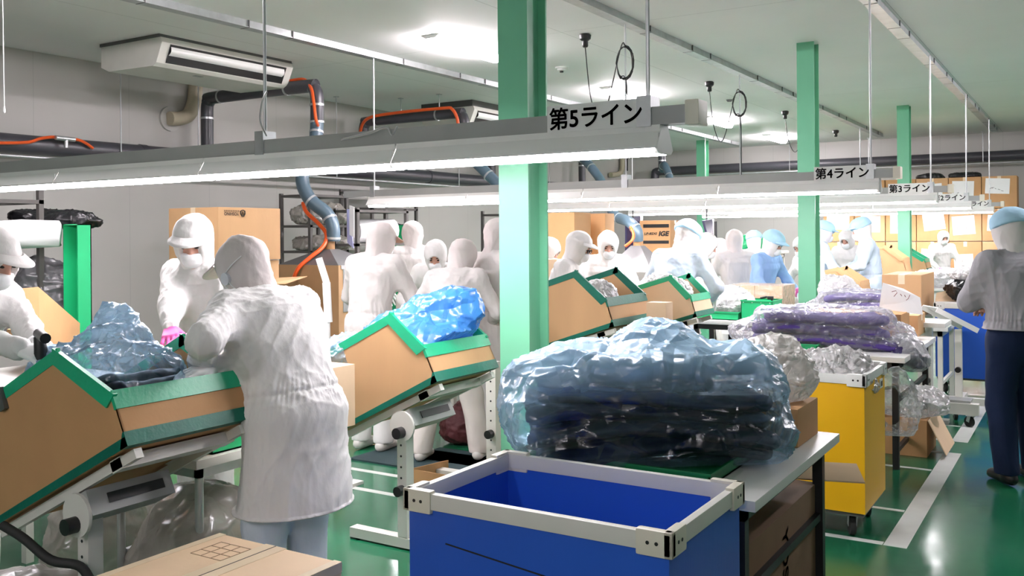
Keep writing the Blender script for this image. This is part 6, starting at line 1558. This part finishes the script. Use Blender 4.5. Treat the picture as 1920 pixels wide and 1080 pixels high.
        S = SDF(hc - 0.2, hc + 0.22, 0.008); S.ell(T((0, -0.02, 0.045)), (0.084, 0.1, 0.1), HR, 0.01); S.ell(T((0, 0.1, -0.05)), (0.07, 0.09, 0.1), HR, 0.01, True)
        V, F = S.mesh(); done('hair', V, F, C_HAIR)
    if cap is not None:
        S = SDF(hc - 0.2, hc + 0.26, min(res, 0.009))
        S.ell(T((0, -0.014, 0.060)), (0.114, 0.134, 0.105), HR, 0.02); S.ell(T((0, -0.05, 0.05)), (0.11, 0.095, 0.098), HR, 0.03)
        n = HR @ np.array([0, -0.10, -1.0]); S.plane(T((0, 0, 0.022)), n)
        V, F = S.mesh(); done('cap', V, F, cap, 0.006 * wr, 26, (1, 1, 1), 9)
    if visor:
        Vv = []; Fv = []; n1 = 15
        for lay in (0, 1):
            for j in range(4):
                for i in range(n1):
                    a = A(-62 + 124 * i / (n1 - 1)); r = 0.104 + 0.058 * (j / 3) * math.cos(a * 1.15) ** 0.6
                    Vv.append(T((r * math.sin(a) * 0.92, -0.01 + r * math.cos(a) * 1.18, 0.074 - 0.020 * (j / 3) - 0.02 * (1 - math.cos(a)) - lay * 0.003)))
        for lay in (0, 1):
            for j in range(3):
                for i in range(n1 - 1):
                    k = lay * 4 * n1 + j * n1 + i; f = (k, k + 1, k + n1 + 1, k + n1); Fv.append(f if lay == 0 else f[::-1])
        for i in range(n1 - 1):
            k = 3 * n1 + i; Fv.append((k, k + 1, k + 1 + 4 * n1, k + 4 * n1))
        local_obj('visor', np.array(Vv) * s, Fv, visor_mat or hoodmat, t)
    if mask:
        S = SDF(hc - 0.16, hc + 0.18, 0.008)
        S.ell(T((0, 0.022, -0.052)), (0.070, 0.079, 0.074), HR, 0.02); S.ell(T((0, 0.075, -0.055)), (0.045, 0.048, 0.052), HR, 0.04)
        S.plane(T((0, 0.1, -0.020)), HR @ np.array([0, -0.25, 1.0])); S.plane(T((0, 0.022, 0)), HR @ np.array([0, -1.0, 0.0]))
        V, F = S.mesh(); done('mask', V, F, C_MASK, 0.003, 40, (1, 1, 2), 11)
    if face:
        for sx in (-1, 1):
            b = MB(); c = T((sx * 0.033, 0.081, 0.006))
            b.lathe([(0.0005, -0.006), (0.009, -0.004), (0.0125, 0), (0.009, 0.004), (0.0005, 0.006)], c, 12, Matrix(HR.tolist()))
            local_obj('eye', np.array(b.V) * s, b.F, C_EYE, t)
            b = MB(); b.tube([T((sx * 0.016, 0.096, 0.030)), T((sx * 0.034, 0.093, 0.035)), T((sx * 0.052, 0.080, 0.030))], [0.003, 0.004, 0.002], 6)
            local_obj('eyebrow', np.array(b.V) * s, b.F, C_HAIR, t)
    if glasses:
        b = MB()
        for sx in (-1, 1):
            b.tube([T((sx * 0.034 + 0.024 * math.cos(q), 0.108 - 0.006 * abs(math.cos(q)), 0.002 + 0.016 * math.sin(q))) for q in np.linspace(0, 2 * PI, 15)], 0.004, 6, False)
            b.cyl(T((sx * 0.056, 0.1, 0.006)), T((sx * 0.085, 0.0, 0.008)), 0.002, 6)
        b.cyl(T((-0.012, 0.109, 0.006)), T((0.012, 0.109, 0.006)), 0.002, 6)
        local_obj('glasses', np.array(b.V) * s, b.F, C_EYE, t)
    if earpiece:
        b = MB(); q = T((0.094, 0.022, -0.028)); ax = HR @ np.array([1.0, 0.25, 0]); ax /= np.linalg.norm(ax)
        if earpiece == 'L': q = T((-0.094, 0.022, -0.028)); ax = HR @ np.array([-1.0, 0.25, 0]); ax /= np.linalg.norm(ax)
        b.cyl(q - ax * 0.006, q + ax * 0.010, 0.026, 24)
        local_obj('earpiece', np.array(b.V) * s, b.F, C_VALVE, t, False)
        sg = -1 if earpiece == 'L' else 1
        for pts in ([(0.097 * sg, 0.02, -0.012), (0.100 * sg, -0.04, 0.005), (0.078 * sg, -0.085, 0.02)], [(0.097 * sg, 0.012, -0.05), (0.090 * sg, 0.0, -0.09), (0.086 * sg, -0.02, -0.125)], [(0.094 * sg, 0.04, -0.05), (0.086 * sg, 0.035, -0.09), (0.07 * sg, 0.03, -0.125)]):
            b = MB(); b.tube(smooth_path([T(p) + ax * 0.004 for p in pts], 5), 0.0022, 6); local_obj('mask_strap', np.array(b.V) * s, b.F, C_STRAP, t)
    info = dict(t=t, s=s, R=Rz, loc=np.array(loc), wrR=wrR, wrL=wrL, dirR=dirR, dirL=dirL)
    info['world'] = lambda p: Vector(np.array(loc) + Rz @ (np.array(p) * s))
    return info
p1 = person('person in white cap and coat at the left edge, holding a black hand tool', (-12, 424), 3.95, -104, lean=14, head=(28, 0, 0), rh=('at', 40, 655, 3.60), lh=('at', 72, 636, 3.78), visor=True, mask=True, res=0.010, seed=1)
p2 = person('person in glaring white peaked cap and mask looking down left, pink glove showing', (362, 400), 4.75, 150, lean=8, head=(26, 36, 0), rh=('at', 318, 640, 4.36), lh=('at', 366, 632, 4.36), visor=True, glove=C_PINK, puff=1.1, res=0.009, seed=2, hoodmat=C_WHITE)
p3 = person('person in white coat with round earpiece, back turned, bending over the nearest carton', (453, 441), 3.78, 52, lean=20, head=(30, 14, 0), rh=('at', 404, 692, 3.50), lh=('at', 372, 680, 3.52), puff=1.18, wr=1.2, visor=True, mask=True, trousers=C_LBLUE, earpiece='L', hem=0.56, res=0.008, seed=3, stoop=0.7, hoodmat=C_DIMBEIGEH)
p4 = person('person with back turned, leftmost of the group behind the second green taped carton', (716, 416), 7.0, -22, lean=9, head=(22, -18, 0), visor=True, visor_mat=C_SKIN, res=0.011, seed=4, coat=C_DIMBEIGE, hoodmat=C_DIMBEIGEH)
p5 = person('person in pale pink hood with back turned, behind and right of the leftmost back', (773, 413), 9.2, 18, lean=8, head=(12, 6, 0), res=0.012, seed=5, coat=C_DIMBEIGE, hoodmat=C_DIMBEIGEH)
p6 = person('person in white hood facing the camera with only the eyes showing, bent low', (816, 449), 7.9, 170, lean=22, head=(34, 8, 0), res=0.011, seed=6, hoodmat=C_WHITE)
p7 = person('person bent forward with back turned, above the blue bag in the second carton', (868, 447), 6.75, -14, lean=20, head=(30, -16, 0), feet=((0.20, 0.05), (-0.22, -0.05)), trousers=C_CREAM, res=0.011, seed=7, hem=0.75, coat=C_DIMBEIGE, hoodmat=C_DIMBEIGEH)
p8 = person('person with forearms raised, half hidden by the near green column', (936, 408), 6.95, -50, lean=6, head=(14, -10, 0), rh=(0.12, 0.34, 1.12), lh=(-0.02, 0.36, 1.14), res=0.011, seed=8, hem=0.66, coat=C_DIMBEIGE, hoodmat=C_DIMBEIGEH)
p9 = person('person in white hood peeping out right of the near green column', (1030, 444), 8.6, -110, lean=14, head=(30, 0, 0), res=0.012, seed=9, hoodmat=C_WHITE)
p10 = person('person in white peaked cap and dark rimmed glasses, facing right', (1086, 432), 7.7, -112, lean=13, head=(24, 0, 0), visor=True, glasses=True, res=0.010, seed=10, hoodmat=C_WHITE)
p11 = person('person in white coat facing the camera, right of the one with glasses', (1140, 432), 8.7, 168, lean=8, head=(28, 14, 0), res=0.011, seed=11, hoodmat=C_WHITE)
p12 = person('person in pale blue coat and blue cap with back turned, stooping over a carton', (1290, 416), 8.2, -38, lean=20, head=(30, -14, 0), coat=C_PALE, cap=C_CAP, res=0.011, seed=12)
p13 = person('person in white at the right shoulder of the stooping one in pale blue', (1326, 436), 9.35, -108, lean=16, head=(26, 0, 0), res=0.012, seed=13, hoodmat=C_WHITE)
p14 = person('person in pale pink hood with back turned, right of the dark hanging panel', (1377, 429), 10.6, 2, lean=3, head=(4, 4, 0), res=0.013, seed=14, coat=C_DIMBEIGE, hoodmat=C_DIMBEIGEH)
p15 = person('person in cream hood, small and half hidden behind the pale pink hood', (1348, 446), 12.2, 60, lean=6, head=(12, 0, 0), res=0.014, seed=15)
p16 = person('person in blue cap seen from behind, between the pale pink hood and the blue coat', (1413, 434), 12.6, 10, lean=6, head=(10, 0, 0), cap=C_CAP, res=0.014, seed=16)
p17 = person('person in blue coat, blue cap and white mask with pink cuffs, working with head bowed', (1450, 434), 9.9, -140, lean=9, head=(24, 10, 0), coat=C_BLUE, cap=C_CAP, visor=True, visor_mat=C_CAP, cuffs=C_PINK, res=0.010, seed=17, hoodmat=C_WHITE)
p18 = person('person in white half hidden by the left edge of the middle green column', (1503, 442), 10.8, 112, lean=14, head=(25, 0, 0), res=0.013, seed=18, hoodmat=C_WHITE)
p19 = person('person in blue cap facing right, just right of the middle green column', (1546, 416), 12.2, -96, lean=6, head=(16, 0, 0), coat=C_PALE, cap=C_CAP, visor=True, visor_mat=C_CAP, res=0.012, seed=19)
p20 = person('person in white hood bending between two people in blue caps', (1587, 430), 12.8, 140, lean=14, head=(30, 0, 0), res=0.013, seed=20, hoodmat=C_WHITE)
p21 = person('person in blue cap and pale blue coat facing left, left of the farthest green column', (1614, 410), 11.8, 74, lean=6, head=(18, 0, 0), coat=C_PALE, cap=C_CAP, visor=True, visor_mat=C_CAP, rh=(0.14, 0.34, 1.08), lh=(-0.14, 0.34, 1.08), res=0.012, seed=21)
p22 = person('person all in white facing the camera in front of the carton wall', (1769, 432), 16.6, 178, lean=8, head=(18, 0, 0), glove=C_PINK, res=0.013, seed=22, hoodmat=C_WHITE)
p23 = person('person in grey shirt and navy trousers with back turned at the right edge', (1893, 394), 5.95, 2, lean=3, head=(14, 4, 0), rh=(0.08, 0.33, 1.10), lh=(-0.08, 0.33, 1.10), puff=1.08, coat=C_GREY, cap=C_CAP, trousers=C_NAVY, shoes=C_SHOEB, fitted=True, hem=0.97, glove=C_SKIN, face=False, mask=False, res=0.008, seed=23, feet=((0.12, 0.02), (-0.11, -0.06)))
w = p1['world'](p1['wrR'] + p1['dirR'] * 0.09)
t = thing('hand_tool', 'black gun-shaped hand tool held by the person at the left edge', 'tool', tuple(w))
b = MB(); b.tube([w + Vector((0, 0, 0.07)), w + Vector((0.01, 0, 0.02)), w + Vector((0.0, 0.0, -0.08))], [0.020, 0.024, 0.019], 12); b.build('grip', M_BLACK, t)
b = MB(); b.cyl(w + Vector((-0.02, 0.01, 0.08)), w + Vector((0.09, -0.03, 0.07)), 0.02, 12); b.build('tool_head', M_BLACK, t)
